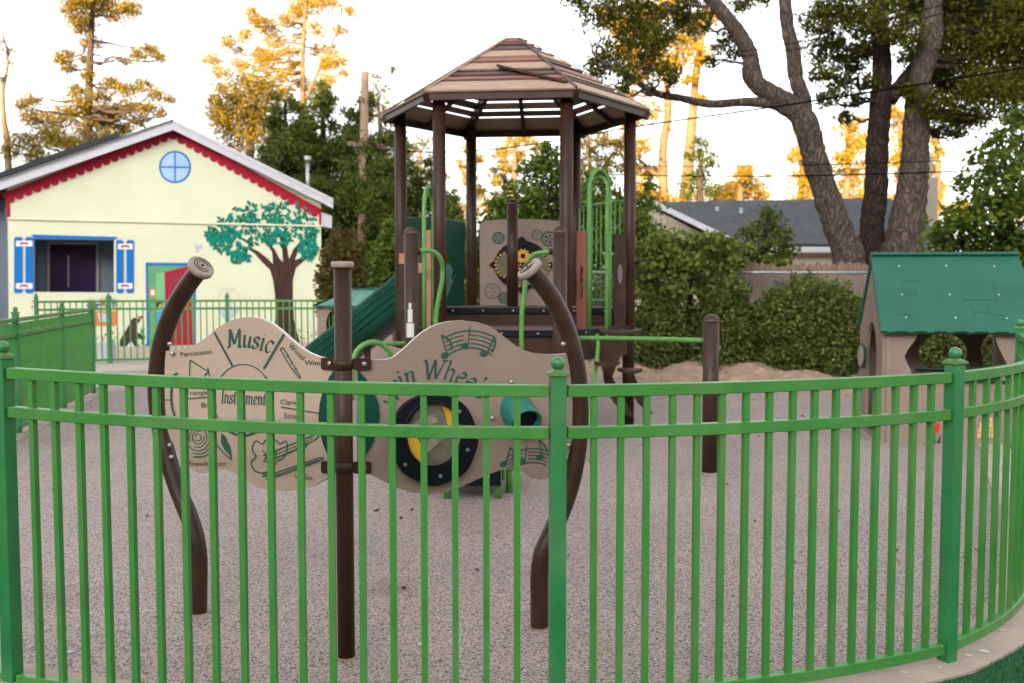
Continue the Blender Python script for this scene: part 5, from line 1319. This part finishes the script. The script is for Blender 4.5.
for ci_, m_ in enumerate(cols):
    pl = []
    for k in range(17):
        if k < 9: x, y = random.uniform(86, 118), random.uniform(300, 306)
        elif k < 13: x, y = random.uniform(90, 120), random.uniform(328, 348)
        elif k < 15: x, y = random.uniform(30, 36), random.uniform(300, 308)
        else: x, y = random.uniform(300, 318), random.uniform(328, 346)
        s_ = random.uniform(.9, 1.9); pl.append([(x+s_*(1 if j % 2 else .55)*math.cos(j*PI/5), y+s_*(1 if j % 2 else .55)*math.sin(j*PI/5)) for j in range(10)])
    paint('painted_flowers', pl, m_, .0075+ci_*.005)
pl = []
for k in range(70):
    x = random.choice([random.uniform(88, 122), random.uniform(138, 146), random.uniform(296, 319), random.uniform(88, 120)])
    y = random.uniform(332, 350) if x > 120 else random.choice([random.uniform(302, 311), random.uniform(336, 352)])
    a = random.uniform(-.7, .7); h_ = random.uniform(4, 9); pl.append([(x-.6, y), (x+.6, y), (x+h_*math.sin(a), y-h_*math.cos(a))])
paint('painted_grass', pl, M['pleaf1'], .006)
paint('painted_fountain', [[(217, 307), (240.5, 307), (238, 313), (233, 318), (230.5, 320), (230.5, 336), (235, 340), (222, 340), (226.5, 336), (226.5, 320), (223, 318), (219, 313)], [(225.5, 307), (232, 307), (230, 296), (228.5, 293), (227, 296)]], M['pgrey'], .006)
pn = Pen(hf_, 0.0075)
for s_ in (-1, 1):
    pn.line([(229, 293), (229+s_*5, 289), (229+s_*9, 293), (229+s_*10, 303)], .6); pn.line([(229, 292), (229+s_*3, 287.5), (229+s_*5.5, 291)], .5)
pn.done('painted_water', M['pgrey'], hs_)
# painted tree
tk = [(270, 348), (274, 335), (275.5, 315), (275, 295), (273, 280), (270, 270), (262, 262), (255, 254), (248, 249), (249, 247), (258, 251), (267, 258), (273, 264), (272, 252), (266, 243), (268, 241), (275, 250), (279, 258), (283, 262), (282, 248), (279, 236), (282, 235.5), (287, 247), (289, 259), (293, 250), (301, 240), (303, 241), (299, 249), (295, 260), (303, 257), (312, 254), (313, 256.5), (304, 261), (296, 268), (293, 280), (293, 300), (294, 320), (298, 336), (302, 348), (290, 344), (284, 348), (278, 344)]
pt_ = paint('painted_tree_trunk', [tk], M['pbark'], .006)
for li, (m_, nm) in enumerate(((M['pleaf1'], 'painted_tree_leaves'), (M['pleaf2'], 'painted_tree_leaves'))):
    pl = []
    regs = [(222, 229, 17, 12), (240, 221, 20, 14), (262, 213, 24, 13), (287, 213, 24, 13), (305, 228, 13, 20), (250, 235, 26, 10), (232, 245, 20, 10), (240, 258, 10, 6), (285, 226, 24, 14), (308, 250, 9, 12), (266, 228, 20, 14), (312, 240, 7, 16), (215, 238, 9, 8), (278, 238, 16, 8)]
    for k in range(330):
        cx, cy, rx, ry = random.choice(regs); a = random.uniform(0, 2*PI); r = math.sqrt(random.random())
        x, y = cx+rx*r*math.cos(a), cy+ry*r*math.sin(a)
        if x > 317.5 or y < 199: continue
        t = random.uniform(0, 2*PI); l_ = random.uniform(4.8, 7.8); w_ = l_*.34
        c_, s_ = math.cos(t), math.sin(t)
        pl.append([(x+c_*u_-s_*v_, y+s_*u_+c_*v_) for u_, v_ in ((-l_/2, 0), (-l_*.1, w_/1.6), (l_*.25, w_/2.2), (l_/2, 0), (l_*.25, -w_/2.2), (-l_*.1, -w_/1.6))])
    paint(nm, pl, m_, .012+li*.0055)
# white kerb at the house foot & grey planter
q = MB(); q.box(hf_(205, 352, .25)*1+Vector((0, 0, .02-hf_(205, 352, .25).z)), (7.0, .2, .05), hu, hn_, Z); o = q.build('wall_kerb', M['walk']); o['kind'] = 'structure'
c = at(101.5, 352, 19.8); c.z = 0
q = MB(); q.box(c+Z*.17, (.44, .35, .34)); o = q.build('planter_box', M['fascia'], bevel=.01); tag(o, 'low pale grey box behind the far fence below the painted orange pot', 'planter')

# ================================================================== GREY SHINGLED HOUSE
Yh = 27.0
gh = thing('shingled_house', 'beige house with dark grey shingled roof behind the board fence', 'house', at(760, 260, Yh).xy.to_3d())
g0 = at(648, 204, Yh); g1 = at(739, 247, Yh-1.2); rr_ = at(945, 205, Yh+1.0)
q = MB(); q.plate([Vector((g0.x-3.2, Yh, 0)), Vector((g1.x, Yh-.3, 0)), Vector((g1.x, Yh-.3, g1.z)), Vector((g0.x, Yh, g0.z-.05)), Vector((g0.x-3.2, Yh, 2.3))], Vector((0, .2, 0))); q.build('gable_wall', M['housewall2'], gh)
q = MB()
for i in range(9): 
    z_ = 1.4+.22*i
    if z_ < g0.z-.25: q.beam(Vector((g0.x-2.2 if z_ < 2.6 else g0.x-1.2, Yh-.02, z_)), Vector((g1.x-.1-(z_-g1.z)/(g0.z-g1.z)*(g1.x-g0.x) if z_ > g1.z else g1.x, Yh-.32, z_)), .012, .02)
q.build('siding_joint', M['pframe'], gh)
def slab(name, pts, th, m, par, uv=True):
    q = MB(); n_ = (pts[1]-pts[0]).cross(pts[-1]-pts[0]).normalized()
    if n_.z < 0: n_ = -n_
    q.plate(pts, n_*th); o = q.build(name, m, par)
    me = o.data; ul_ = me.uv_layers.new(name='uv'); u = (pts[1]-pts[0]).normalized(); v = n_.cross(u)
    off = WL[par.name]
    for lo in me.loops:
        c_ = me.vertices[lo.vertex_index].co + off; ul_.data[lo.index].uv = (c_.dot(u), c_.dot(v))
    return o
eL, eR = Vector((g1.x+.05, Yh-1.6, g1.z+.02)), Vector((at(955, 250, Yh-1.6).x, Yh-1.6, g1.z+.02))
apx = Vector((g0.x, Yh+.1, g0.z+.05)); apr = Vector((rr_.x, Yh+3.4, rr_.z+.05))
slab('roof', [eL+Vector((.0, 0, 0)), eR, Vector((eR.x, Yh+3.0, apx.z+.32)), Vector((g0.x, Yh+.6, g0.z+.04))], .06, M['shingle'], gh)
slab('roof', [Vector((g0.x, Yh+.62, g0.z+.03)), Vector((eR.x, Yh+3.05, apx.z+.31)), Vector((eR.x, Yh+9, 2.4)), Vector((g0.x-3.4, Yh+9, 2.3)), Vector((g0.x-3.4, Yh+.6, 2.3))], .05, M['shingle'], gh)
q = MB(); q.beam(apx+Vector((-.1, -.55, .03)), eL+Vector((0, -.02, -.03)), .04, .14); q.build('barge_board', M['fascia'], gh)
q = MB(); q.beam(eL+Vector((.05, -.05, -.10)), eR+Vector((0, -.05, -.10)), .05, .14); q.build('gutter', M['fascia'], gh)
q = MB(); q.plate([Vector((eL.x+.1, Yh-1.2, 0)), Vector((eR.x-.2, Yh-1.2, 0)), Vector((eR.x-.2, Yh-1.2, g1.z-.1)), Vector((eL.x+.1, Yh-1.2, g1.z-.1))], Vector((0, .2, 0))); q.build('wall', M['housewall2'], gh)
cb = at(920, 210, Yh+1.2); q = MB(); q.box((cb.x, cb.y, (cb.z+2.2)/2+.4), (.75, .6, cb.z-1.2)); q.box((cb.x, cb.y, cb.z+1.05), (.5, .4, .9)); q.build('chimney', M['housewall2'], gh)
for px, py in ((717, 209), (741, 210)):
    a = at(px, py+2, Yh+.5); q = MB(); q.tube([a-Z*.3, a+Z*.12], .05, 8); q.build('roof_vent', M['galv'], gh)

# ================================================================== BOARD FENCE & CHAIN LINK
bf = thing('board_fence', 'weathered brown board fence with dog eared tops under the big tree', 'fence', at(800, 350, 17.6).xy.to_3d())
x = at(735, 262, 17.6).x; xe = at(1060, 262, 17.6).x
while x < xe:
    wd_ = random.uniform(.13, .145); h_ = at(800, 263, 17.6).z + random.uniform(-.02, .02)
    q = MB(); q.plate([Vector((x, 17.6, 0)), Vector((x+wd_, 17.6, 0)), Vector((x+wd_, 17.6, h_-.05)), Vector((x+wd_*.78, 17.6, h_)), Vector((x+wd_*.22, 17.6, h_)), Vector((x, 17.6, h_-.05))], Vector((0, .02, 0)))
    q.build('board', M['wood'], bf); x += wd_+.006
q = MB()
for z_ in (.4, 1.55): q.beam(Vector((at(735, 262, 17.6).x, 17.65, z_)), Vector((xe, 17.65, z_)), .04, .09)
q.build('fence_rail', M['wood'], bf)
lf = thing('chain_link_fence', 'grey chain link fence with a galvanised top rail in front of the board fence', 'fence', at(800, 350, 17.0).xy.to_3d())
x0, x1 = at(590, 272, 17.0).x, at(1050, 272, 17.0).x; zt = at(800, 272, 17).z
q = MB(); q.tube([(x0, 17, zt), (x1, 17, zt-.02)], .024, 10); q.build('top_rail', M['galv'], lf)
for t in (0, .33, .66, 1):
    xx = x0+(x1-x0)*t; q = MB(); q.tube([(xx, 17.02, -.02), (xx, 17.02, zt+.04)], .028, 10); q.build('post', M['galv'], lf)
q = MB(); st_ = .065; H_ = zt-.06
xx = x0 - H_
while xx < x1:
    for sg in (1, -1):
        a, b = Vector((xx, 17, .05)), Vector((xx+H_, 17, .05+H_))
        if sg < 0: a, b = Vector((xx+H_, 17.006, .05)), Vector((xx, 17.006, .05+H_))
        def cut(p, r, X):
            t = (X-p.x)/(r.x-p.x); return p.lerp(r, t)
        if a.x > b.x: a, b = b, a
        if b.x <= x0 or a.x >= x1: continue
        if a.x < x0: a = cut(a, b, x0)
        if b.x > x1: b = cut(a, b, x1)
        q.tube([a, b], .0022, 3, caps=False)
    xx += st_
q.build('wire_mesh', M['galv'], lf)

# ================================================================== POLE AND WIRES
up = thing('utility_pole', 'weathered wooden utility pole with a short crossarm behind the painted house', 'utility pole', at(362, 260, 31).xy.to_3d())
pt0 = at(365, 72, 31); q = MB(); b_ = at(361, 250, 31); q.tube([Vector((b_.x-.03, 31, -.2)), Vector((pt0.x, 31, pt0.z))], [.17, .125], 14); q.build('pole', M['pole'], up)
q = MB(); q.beam(at(348, 143.5, 30.85), at(386, 147, 30.85), .10, .13); q.build('crossarm', M['wood'], up)
q = MB(); q.beam(at(356, 162, 30.85), at(366, 147, 30.85), .04, .04); q.beam(at(377, 152, 30.85), at(367, 166, 30.85), .04, .04); q.build('brace', M['pole'], up)
q = MB(); c = at(369, 163, 30.8); q.box(c, (.16, .14, .3)); q.build('junction_box', M['wire'], up)
for a_, b2_ in (((350, 143), (348, 138)), ((383, 145), (384, 139))):
    q = MB(); q.tube([at(*a_, 30.85), at(*b2_, 30.85)], .035, 8); q.build('insulator', M['wire'], up)
def wire(pts, lab, r=.02, grp=None):
    P = smoothpath([at(*p) for p in pts], 10); q = MB(); q.tube(P, r, 6); o = q.build('power_line', M['wire'], fixn=True); tag(o, lab, 'cable'); return o
wire([(383, 145, 31), (420, 152, 29), (505, 148, 26), (640, 126, 22), (800, 103, 18.6), (1060, 62, 16.5)], 'thick overhead cable rising to the right across the big tree trunk', .017)
wire([(383, 160, 31), (520, 171, 27), (690, 176, 22), (880, 174, 18.8), (1060, 166, 17)], 'lower of the two level overhead wires behind the pavilion posts', .013)
wire([(383, 155, 31), (520, 163, 27), (690, 166.5, 22), (880, 163, 18.8), (1060, 156, 17)], 'upper of the two level overhead wires behind the pavilion posts', .008)
wire([(740, 52, 18.4), (820, 38, 18), (930, 8, 17.5), (1060, -30, 17)], 'thin overhead wire rising through the leaves at the top right, higher one', .008)
wire([(700, 62, 18.4), (820, 45, 18), (940, 14, 17.5), (1060, -20, 17)], 'thin overhead wire rising through the leaves at the top right, lower one', .008)
wire([(358, 100, 31), (345, 130, 30), (328, 155, 28), (309, 172, 25.5)], 'slack cable from the wooden pole down to the painted house', .014)
wire([(361, 110, 31), (358, 150, 31.5), (348, 210, 33), (330, 260, 35)], 'guy wire dropping left from the wooden pole', .013)

# ================================================================== VEGETATION
tree('conifer_tree', 'sunlit open conifer standing behind the left end of the painted house', 'tree', 40,
     [[(88, 150, .20), (89, 90, .15), (91, 40, .12), (94, -20, .08), (96, -60, .03)]],
     [(74, 8, 13), (96, 2, 15), (115, 10, 13), (130, 8, 10), (88, 24, 10), (90, 42, 10), (66, 55, 9), (70, 68, 8), (60, 60, 6), (30, 100, 9), (20, 104, 5), (46, 122, 15), (30, 118, 9), (66, 112, 10), (24, 143, 12), (10, 152, 8), (62, 140, 13), (153, 50, 8), (161, 58, 6), (138, 55, 7), (126, 62, 5), (112, 84, 9), (100, 96, 10), (128, 90, 9), (145, 86, 8), (157, 96, 8), (170, 99, 5), (130, 108, 10), (148, 108, 7), (75, 90, 9), (78, 105, 10), (50, 136, 12), (36, 155, 12), (75, 150, 12), (140, 122, 9), (112, 112, 12), (105, 140, 12), (80, 25, 9), (80, -5, 12), (100, 120, 12), (88, 128, 13), (118, 128, 12), (160, 113, 6), (88, 75, 7), (90, -20, 20), (84, 60, 6)],
     L['goldgreen'], M['bark'], leaf=.14, dens=2.0, depth=1.8, tuft=.38, sub=1.6, wl=.35, limb_r=.025)
tree('gum_tree', 'pale thin leaning tree cut by the left edge of the photo', 'tree', 42,
     [[(8, 160, .14), (4, 120, .11), (3, 90, .08), (8, 60, .05), (2, 30, .03)]], [(2, 78, 5), (8, 62, 6), (12, 50, 5), (-4, 40, 12), (-10, 60, 10)], L['grey'], M['bark_pale'], leaf=.15, dens=.5, tuft=.5, limb_r=.03)
tree('gum_tree', 'tall airy golden gum tree above the dark conifers', 'tree', 52,
     [[(304, 200, .22), (303, 100, .16), (303, 50, .12), (306, 0, .08), (308, -40, .04)], [(306, 100, .10), (318, 72, .07), (334, 40, .05), (342, 5, .03)]],
     [(308, 2, 18), (326, -4, 14), (296, 12, 9), (266, 26, 12), (256, 20, 8), (275, 40, 10), (273, 56, 11), (258, 52, 7), (228, 42, 8), (238, 50, 6), (212, 60, 9), (220, 72, 8), (290, 66, 6), (318, 30, 9), (330, 50, 8), (338, 62, 10), (326, 64, 9), (328, 80, 9), (340, 30, 8), (350, 12, 7), (345, 74, 6), (300, 35, 6), (285, 18, 8), (292, 52, 8), (245, 34, 8), (262, 64, 9), (282, 76, 9), (240, 66, 8), (316, 50, 8), (300, 82, 9), (315, 90, 9), (250, 10, 6)],
     L['gold'], M['bark_pale'], leaf=.14, dens=1.5, depth=1.6, tuft=.42, sub=1.6, limb_r=.035)
tree('acacia_tree', 'round golden tree beside the dark conifers right of the gable', 'tree', 46,
     [[(248, 230, .28), (250, 160, .2), (252, 120, .12)]],
     [(232, 100, 18), (250, 88, 17), (265, 82, 11), (218, 112, 12), (272, 98, 14), (250, 112, 20), (226, 126, 16), (240, 138, 18), (214, 100, 6), (262, 130, 18), (286, 92, 8), (222, 88, 6)],
     L['goldgreen'], M['bark'], leaf=.15, dens=1.5, depth=1.8, tuft=.36, sub=1.6, limb_r=.03)
for nm, labl, Y, xx, tp_, wd_, lm_, lf_ in (('cypress_tree', 'broad dark conifer immediately right of the gable slope', 33, 285, 100, 34, 'dark', .15), ('cypress_tree', 'tallest dark conifer, left of the wooden pole', 34, 322, 88, 36, 'dark', .15), ('cypress_tree', 'dark conifer crowded behind the wooden pole', 32, 360, 96, 34, 'dark', .15), ('cypress_tree', 'dark tree between the wooden pole and the left pavilion post', 30, 396, 130, 30, 'dark', .14), ('cypress_tree', 'dark tree seen through the left half of the pavilion', 31, 434, 165, 26, 'dark', .14)):
    cl_ = []
    y = tp_
    while y < 285:
        t = (y-tp_)/(285-tp_); r = wd_*(0.30+0.62*min(1, t*2.2)**.7)
        for k in range(2 if t < .25 else 3): cl_.append((xx+random.uniform(-1, 1)*wd_*min(1, .25+t*1.5), y+random.uniform(-6, 6), r*random.uniform(.4, .62)))
        y += 11
    tree(nm, labl, 'tree', Y, [[(xx, 300, .28), (xx+2, (tp_+300)/2, .18), (xx, tp_, .04)]], cl_, L[lm_], M['bark_dark'], leaf=lf_, dens=2.6, depth=1.3, tuft=.3, sub=1.4, up=.9, wl=.3, group='dark conifers behind the painted house')
tree('willow_tree', 'wispy grey green tree rising just behind the wooden pole', 'tree', 36,
     [[(384, 260, .18), (382, 160, .12), (378, 100, .05)]], [(380, 92, 12), (388, 110, 13), (376, 75, 6), (392, 130, 13), (370, 115, 12), (398, 150, 14), (384, 140, 12), (392, 70, 4)], L['grey'], M['bark'], leaf=.14, dens=.75, tuft=.38, depth=1.2)
shrub('bottlebrush_shrub', 'rusty brown green bush at the right corner of the painted house', 20.5, 317, 371, 234, 356, L['rusty'], leaf=.09, n=9000, depth=.6)
shrub('hedge_shrub', 'bright green leafy bush behind the slide', 18.5, 366, 425, 228, 356, L['bright'], leaf=.11, n=9000, depth=.7)
shrub('hedge_shrub', 'bright green bush seen between the left pavilion posts', 18.2, 415, 492, 212, 356, L['bright'], leaf=.11, n=11000, depth=.7)
shrub('hedge_shrub', 'green bush behind the gear panel', 18.6, 470, 545, 205, 356, L['bright'], leaf=.11, n=9000, depth=.7)
tree('leafy_tree', 'rounded green broadleaf tree behind the middle of the pavilion', 'tree', 17.8,
     [[(565, 350, .12), (563, 260, .09), (556, 200, .05)]],
     [(548, 158, 15), (535, 170, 16), (560, 172, 20), (525, 195, 18), (550, 195, 24), (580, 200, 22), (500, 205, 14), (520, 215, 20), (550, 225, 24), (590, 225, 26), (615, 205, 20), (625, 225, 25), (600, 180, 14), (640, 205, 17), (640, 240, 24), (600, 255, 26), (570, 255, 26), (540, 255, 24), (625, 275, 25), (590, 290, 28), (550, 290, 28), (612, 310, 26), (650, 185, 8), (510, 185, 8), (545, 146, 6)],
     L['bright'], M['bark_dark'], leaf=.10, dens=1.25, depth=.6, tuft=.3, sub=1.5, wl=.5, limb_r=.025)
tree('ivy_hedge', 'pale ivy mound hanging over the fence line right of the pavilion', 'hedge', 16.85,
     [[(690, 350, .06), (690, 290, .05), (692, 260, .03)]],
     [(645, 250, 15), (660, 245, 14), (678, 243, 14), (695, 246, 13), (712, 243, 13), (728, 246, 12), (744, 250, 9), (650, 268, 16), (670, 265, 16), (690, 265, 15), (708, 262, 15), (728, 262, 12), (655, 290, 16), (675, 285, 15), (695, 282, 13), (715, 276, 10), (752, 250, 5), (740, 262, 8), (768, 258, 5), (782, 262, 4)],
     L['ivy'], M['bark_dark'], leaf=.11, dens=1.5, depth=.3, tuft=.32, sub=1.4, wl=.75, limbs=False)
tree('leafy_tree', 'small dark leafy tree in front of the grey shingled roof', 'tree', 20,
     [[(768, 350, .06), (767, 270, .05), (765, 230, .03)]], [(765, 222, 13), (750, 235, 12), (780, 235, 12), (765, 248, 17), (745, 252, 10), (788, 250, 9), (768, 212, 8), (758, 262, 12), (780, 262, 12)], L['dark'], M['bark_dark'], leaf=.10, dens=1.3, depth=.3, tuft=.35, wl=.45)
shrub('hedge_shrub', 'yellowish thin shrub left of the round shrubs at the sand', 16.75, 634, 690, 286, 353, L['hedge'], leaf=.075, n=16000, depth=.35, rough=.2)
shrub('hedge_shrub', 'dark green rounded shrub behind the free standing brown post', 16.6, 690, 756, 276, 366, L['hedge'], leaf=.072, n=22000, depth=.7, rough=.16)
shrub('hedge_shrub', 'widest dense clipped shrub between the brown post and the playhouse', 16.0, 754, 862, 275, 379, L['hedge'], leaf=.068, n=36000, depth=.8, rough=.16)
shrub('hedge_shrub', 'sparse shrub against the chain link beside the playhouse', 16.6, 846, 905, 290, 382, L['hedge'], leaf=.072, n=8000, depth=.4)
shrub('hedge_shrub', 'shrub seen through the openings of the big playhouse', 15.6, 895, 1060, 290, 395, L['hedge'], leaf=.072, n=16000, depth=.6)
# the big tree
tree('large_shade_tree', 'huge tree with leaning grey trunk and long bare limb above the green playhouse', 'tree', 20,
     [[(849, 262, .34), (842, 240, .29), (828, 200, .27), (815, 160, .255), (806, 125, .25), (793, 108, .225), (775, 96, .20), (759, 86, .185), (752, 74, .20), (750, 56, .165), (740, 36, .155), (722, 12, .14), (700, -12, .12), (670, -40, .09)],
      [(805, 128, .19), (803, 100, .165), (796, 78, .15), (793, 50, .155), (788, 30, .135), (785, 0, .13), (783, -50, .09)],
      [(790, 112, .13), (772, 104, .105), (745, 102, .09), (710, 104, .08), (680, 98, .075), (655, 93, .07), (628, 76, .055), (600, 62, .035)]],
     [(598, 12, 20), (622, 4, 24), (648, 14, 22), (660, 36, 18), (634, 36, 22), (608, 58, 20), (625, 75, 15), (595, 70, 14), (648, 62, 16), (665, 70, 12), (690, 4, 20), (700, 25, 14), (680, 22, 14), (725, 42, 13), (712, 60, 8), (650, 88, 8), (590, 90, 8), (735, 55, 9), (575, 0, 12), (740, 2, 14), (762, -6, 16), (672, 80, 8), (622, 92, 7)],
     L['olive'], M['bark'], leaf=.105, dens=1.4, depth=1.2, tuft=.3, sub=1.6, wl=.38, limb_r=.03)
tree('large_shade_tree', 'dark double trunked tree with dense low hanging crown at the top right', 'tree', 20.8,
     [[(872, 262, .30), (872, 225, .25), (876, 190, .24), (877, 150, .235), (880, 110, .22), (882, 70, .20), (880, 30, .18), (874, -30, .14)],
      [(900, 262, .44, -.4), (906, 225, .36, -.4), (912, 190, .31, -.4), (915, 155, .28, -.4), (917, 110, .25, -.4), (920, 80, .23, -.4), (930, 40, .24, -.4), (935, -20, .15, -.4)],
      [(889, 100, .16), (905, 80, .15), (920, 62, .14), (945, 30, .1)]],
     [(820, 20, 20), (840, 4, 22), (860, 22, 20), (830, 48, 20), (850, 60, 18), (822, 72, 12), (842, 84, 14), (865, 50, 14), (828, 98, 10), (858, 98, 10), (845, 118, 9), (880, 10, 18), (910, 0, 26), (935, 15, 28), (965, 5, 32), (1000, 10, 32), (1030, 20, 30), (945, 50, 30), (980, 45, 34), (1012, 55, 32), (935, 80, 24), (962, 85, 28), (990, 90, 28), (1018, 90, 24), (935, 108, 18), (955, 118, 18), (975, 118, 14), (940, 132, 9), (958, 134, 8), (918, 60, 18), (910, 92, 10), (905, 35, 18), (1040, 80, 30), (1015, 118, 10), (870, 80, 9), (1050, 40, 40), (920, -10, 30), (990, -15, 40)],
     L['olive'], M['bark_dark'], leaf=.105, dens=2.0, depth=1.3, tuft=.3, sub=1.8, wl=.38, limb_r=.03)
tree('leafy_tree', 'bright green broadleaf tree at the right edge beyond the playhouse', 'tree', 15.5,
     [[(1010, 350, .09), (1008, 260, .08), (1012, 180, .05)]],
     [(1000, 140, 16), (1020, 118, 14), (982, 160, 16), (1005, 165, 22), (1030, 150, 24), (975, 185, 18), (1000, 195, 26), (1030, 195, 30), (962, 215, 20), (985, 225, 26), (1015, 230, 30), (945, 238, 18), (965, 245, 22), (995, 255, 28), (1030, 255, 30), (935, 250, 12), (950, 225, 10), (1040, 110, 18), (975, 275, 25), (1010, 285, 30), (940, 268, 14)],
     L['bright'], M['bark_dark'], leaf=.12, dens=1.05, depth=.7, tuft=.32, sub=1.4, wl=.5, limb_r=.025)
tree('acacia_tree', 'olive gold far tree seen under the right eave of the pavilion', 'tree', 36,
     [[(605, 260, .15), (604, 200, .12), (606, 160, .06)]], [(600, 140, 11), (590, 155, 11), (618, 148, 12), (606, 168, 11), (628, 138, 9), (592, 175, 10), (622, 165, 10), (584, 142, 8), (605, 185, 9)],
     L['goldgreen'], M['bark'], leaf=.13, dens=1.3, depth=1.2, tuft=.32)
for o_ in bpy.data.objects:
    if o_.parent and o_.parent.get('label', '').startswith('dark double') and o_.name.startswith('limb'):
        o_.data.materials[0] = M['bark']; break
# far sunlit trees
tree('gum_tree', 'tall gum with two bare golden trunks right of the pavilion roof', 'tree', 46,
     [[(664, 215, .24), (663, 150, .20), (668, 110, .17), (664, 60, .13), (655, 20, .10)], [(684, 215, .30), (688, 170, .26), (693, 110, .21), (698, 60, .16), (708, 0, .10)], [(664, 180, .12), (650, 170, .10), (640, 160, .07)]],
     [(640, 150, 12), (650, 172, 12), (640, 190, 14), (655, 200, 12), (672, 205, 12), (630, 120, 12), (650, 110, 12), (628, 95, 10), (700, 100, 7), (655, 60, 14), (680, 40, 15), (645, 35, 15), (700, 55, 12), (640, 15, 18), (690, 25, 16), (620, 30, 14), (655, 45, 16), (610, 15, 14), (675, 60, 12), (715, 15, 10), (635, 60, 12), (670, 70, 12), (640, 75, 11), (625, 50, 12), (665, 10, 16), (632, 170, 10), (668, 130, 5), (690, 80, 8)],
     L['gold'], M['bark_pale'], leaf=.17, dens=1.6, depth=1.5, tuft=.34, limb_r=.05)
tree('gum_tree', 'dark green far tree behind the two golden trunks', 'tree', 43, [[(700, 220, .18), (700, 180, .14), (702, 150, .06)]],
     [(702, 142, 9), (695, 155, 11), (708, 160, 11), (700, 175, 13), (690, 190, 11), (710, 188, 9)], L['dark'], M['bark'], leaf=.17, dens=1.1, tuft=.32)
fars = [('golden mound shaped far tree above the grey roof ridge', 48, [(738, 185, 13), (725, 192, 11), (752, 188, 12), (742, 172, 9), (715, 200, 11), (762, 198, 9), (735, 200, 12), (770, 175, 3), (750, 168, 6)]),
        ('slender golden far tree between the pavilion and the leaning trunk', 50, [(800, 130, 9), (808, 145, 11), (795, 155, 10), (812, 165, 12), (800, 178, 11), (818, 185, 11), (806, 198, 11), (795, 118, 6), (822, 150, 6)]),
        ('wide golden far tree seen between the leaning trunk and the double trunk', 49, [(845, 130, 11), (856, 145, 13), (842, 160, 12), (862, 170, 13), (850, 185, 13), (868, 195, 12), (845, 200, 11), (868, 140, 9), (835, 172, 7), (858, 122, 7)]),
        ('bright golden far tree between the dark trunk and the grey trunk', 51, [(898, 120, 11), (902, 140, 12), (896, 160, 12), (904, 178, 11), (898, 195, 12), (890, 110, 9)]),
        ('golden far tree right of the grey trunk', 50, [(935, 140, 7), (938, 155, 8), (934, 170, 8), (940, 185, 8), (936, 198, 8)]),
        ('golden far gum behind the back left pavilion post', 50, [(468, 148, 7), (476, 160, 8), (470, 178, 9), (478, 195, 9), (472, 210, 10), (488, 205, 8), (462, 165, 6)]),
        ('loose golden far gum under the pavilion roof', 52, [(512, 142, 9), (526, 140, 9), (502, 152, 8), (520, 156, 8), (506, 168, 6), (496, 182, 6), (538, 148, 6), (480, 190, 6)])]
for lb_, Y, cl_ in fars:
    xs = cl_[0][0]; ym = max(c_[1] for c_ in cl_); yt = min(c_[1] for c_ in cl_)
    tree('gum_tree', lb_, 'tree', Y, [[(xs, ym+25, .2), (xs+3, (ym+yt)/2, .14), (xs, yt, .05)]], cl_, L['gold'], M['bark_pale'], leaf=.17, dens=1.6, depth=1.4, tuft=.34, limb_r=.04, group='sunlit trees in the distance')
cl_ = [(455, y, 3+ (y-190)*.16) for y in range(192, 240, 6)]
tree('cypress_tree', 'small golden cone shaped tree between the left pavilion posts', 'tree', 44, [[(455, 250, .12), (455, 195, .04)]], cl_, L['gold'], M['bark'], leaf=.14, dens=2.0, depth=.2, tuft=.4, limbs=False)
for xx, lb_ in ((420, 'grey green far tree left of the front left pavilion post'), (590, 'grey green far tree behind the rounded broadleaf tree'), (505, 'hazy grey green far tree behind the gear panel')):
    tree('gum_tree', lb_, 'tree', 55, [[(xx, 240, .2), (xx, 150, .1)]], [(xx+random.uniform(-18, 18), y+random.uniform(-4, 4), random.uniform(7, 12)) for y in range(140 if xx == 420 else 160, 225, 7)], L['grey'], M['bark_pale'], leaf=.2, dens=.75, tuft=.38, group='grey green trees in the distance')
cl_ = []
for i in range(60): cl_.append((random.uniform(560, 1060), random.uniform(196, 214), random.uniform(6, 10), random.uniform(-3, 3)))
P = clump_points([(at(a, b, 62+c_), r*62/F) for a, b, r, c_ in cl_], .8, .24, .4)
o = leaf_mesh('distant_tree_line', P, .24, .1, L['gold']); tag(o, 'low golden line of far trees along the horizon above the grey roof', 'trees', kind='stuff')
# fallen leaves
n = 420
x_ = RNG.uniform(0.6, 7.0, n); y_ = 17.0 - 5.3*(x_-0.5)/7.2 + RNG.uniform(-.5, 3.2, n)
P = np.array([(p, q_, (bank(p, q_) if q_ > 17.0 - 5.3*(p-0.5)/7.2 else 0)+.012) for p, q_ in zip(x_, y_)])
x2 = RNG.uniform(-4, 4.5, 90); y2 = RNG.uniform(4.6, 14, 90)
P = np.concatenate([P, np.stack([x2, y2, np.full(90, .008)], 1)])
o = leaf_mesh('fallen_leaves', P, .045, .022, leafmat('dry_leaf', [(0.07, 0.035, 0.012), (0.18, 0.10, 0.03), (0.10, 0.06, 0.03)], .1), None, 0.0)
tag(o, 'scattered small dry brown leaves on the sand bank and the rubber', 'leaves', kind='stuff')
# litter and a stain on the rubber
for px, py, s_, m_, lb_ in ((421, 644, .016, 'white', 'tiny white scrap on the rubber surface between two pickets'), (69, 652, .018, 'plblue', 'tiny pale blue scrap on the rubber surface at lower left'), (838, 511, .02, 'pblue', 'tiny dark blue scrap on the rubber surface at the right')):
    c = atz(px, py, 0.006); q = MB()
    q.box(c, (s_*1.6, s_*.7, .006), (1, .3, 0), (-.3, 1, 0)); o = q.build('litter_scrap', M[m_], bevel=.001); tag(o, lb_, 'litter')
print('faces', sum(len(o.data.polygons) for o in bpy.data.objects if o.type == 'MESH'))
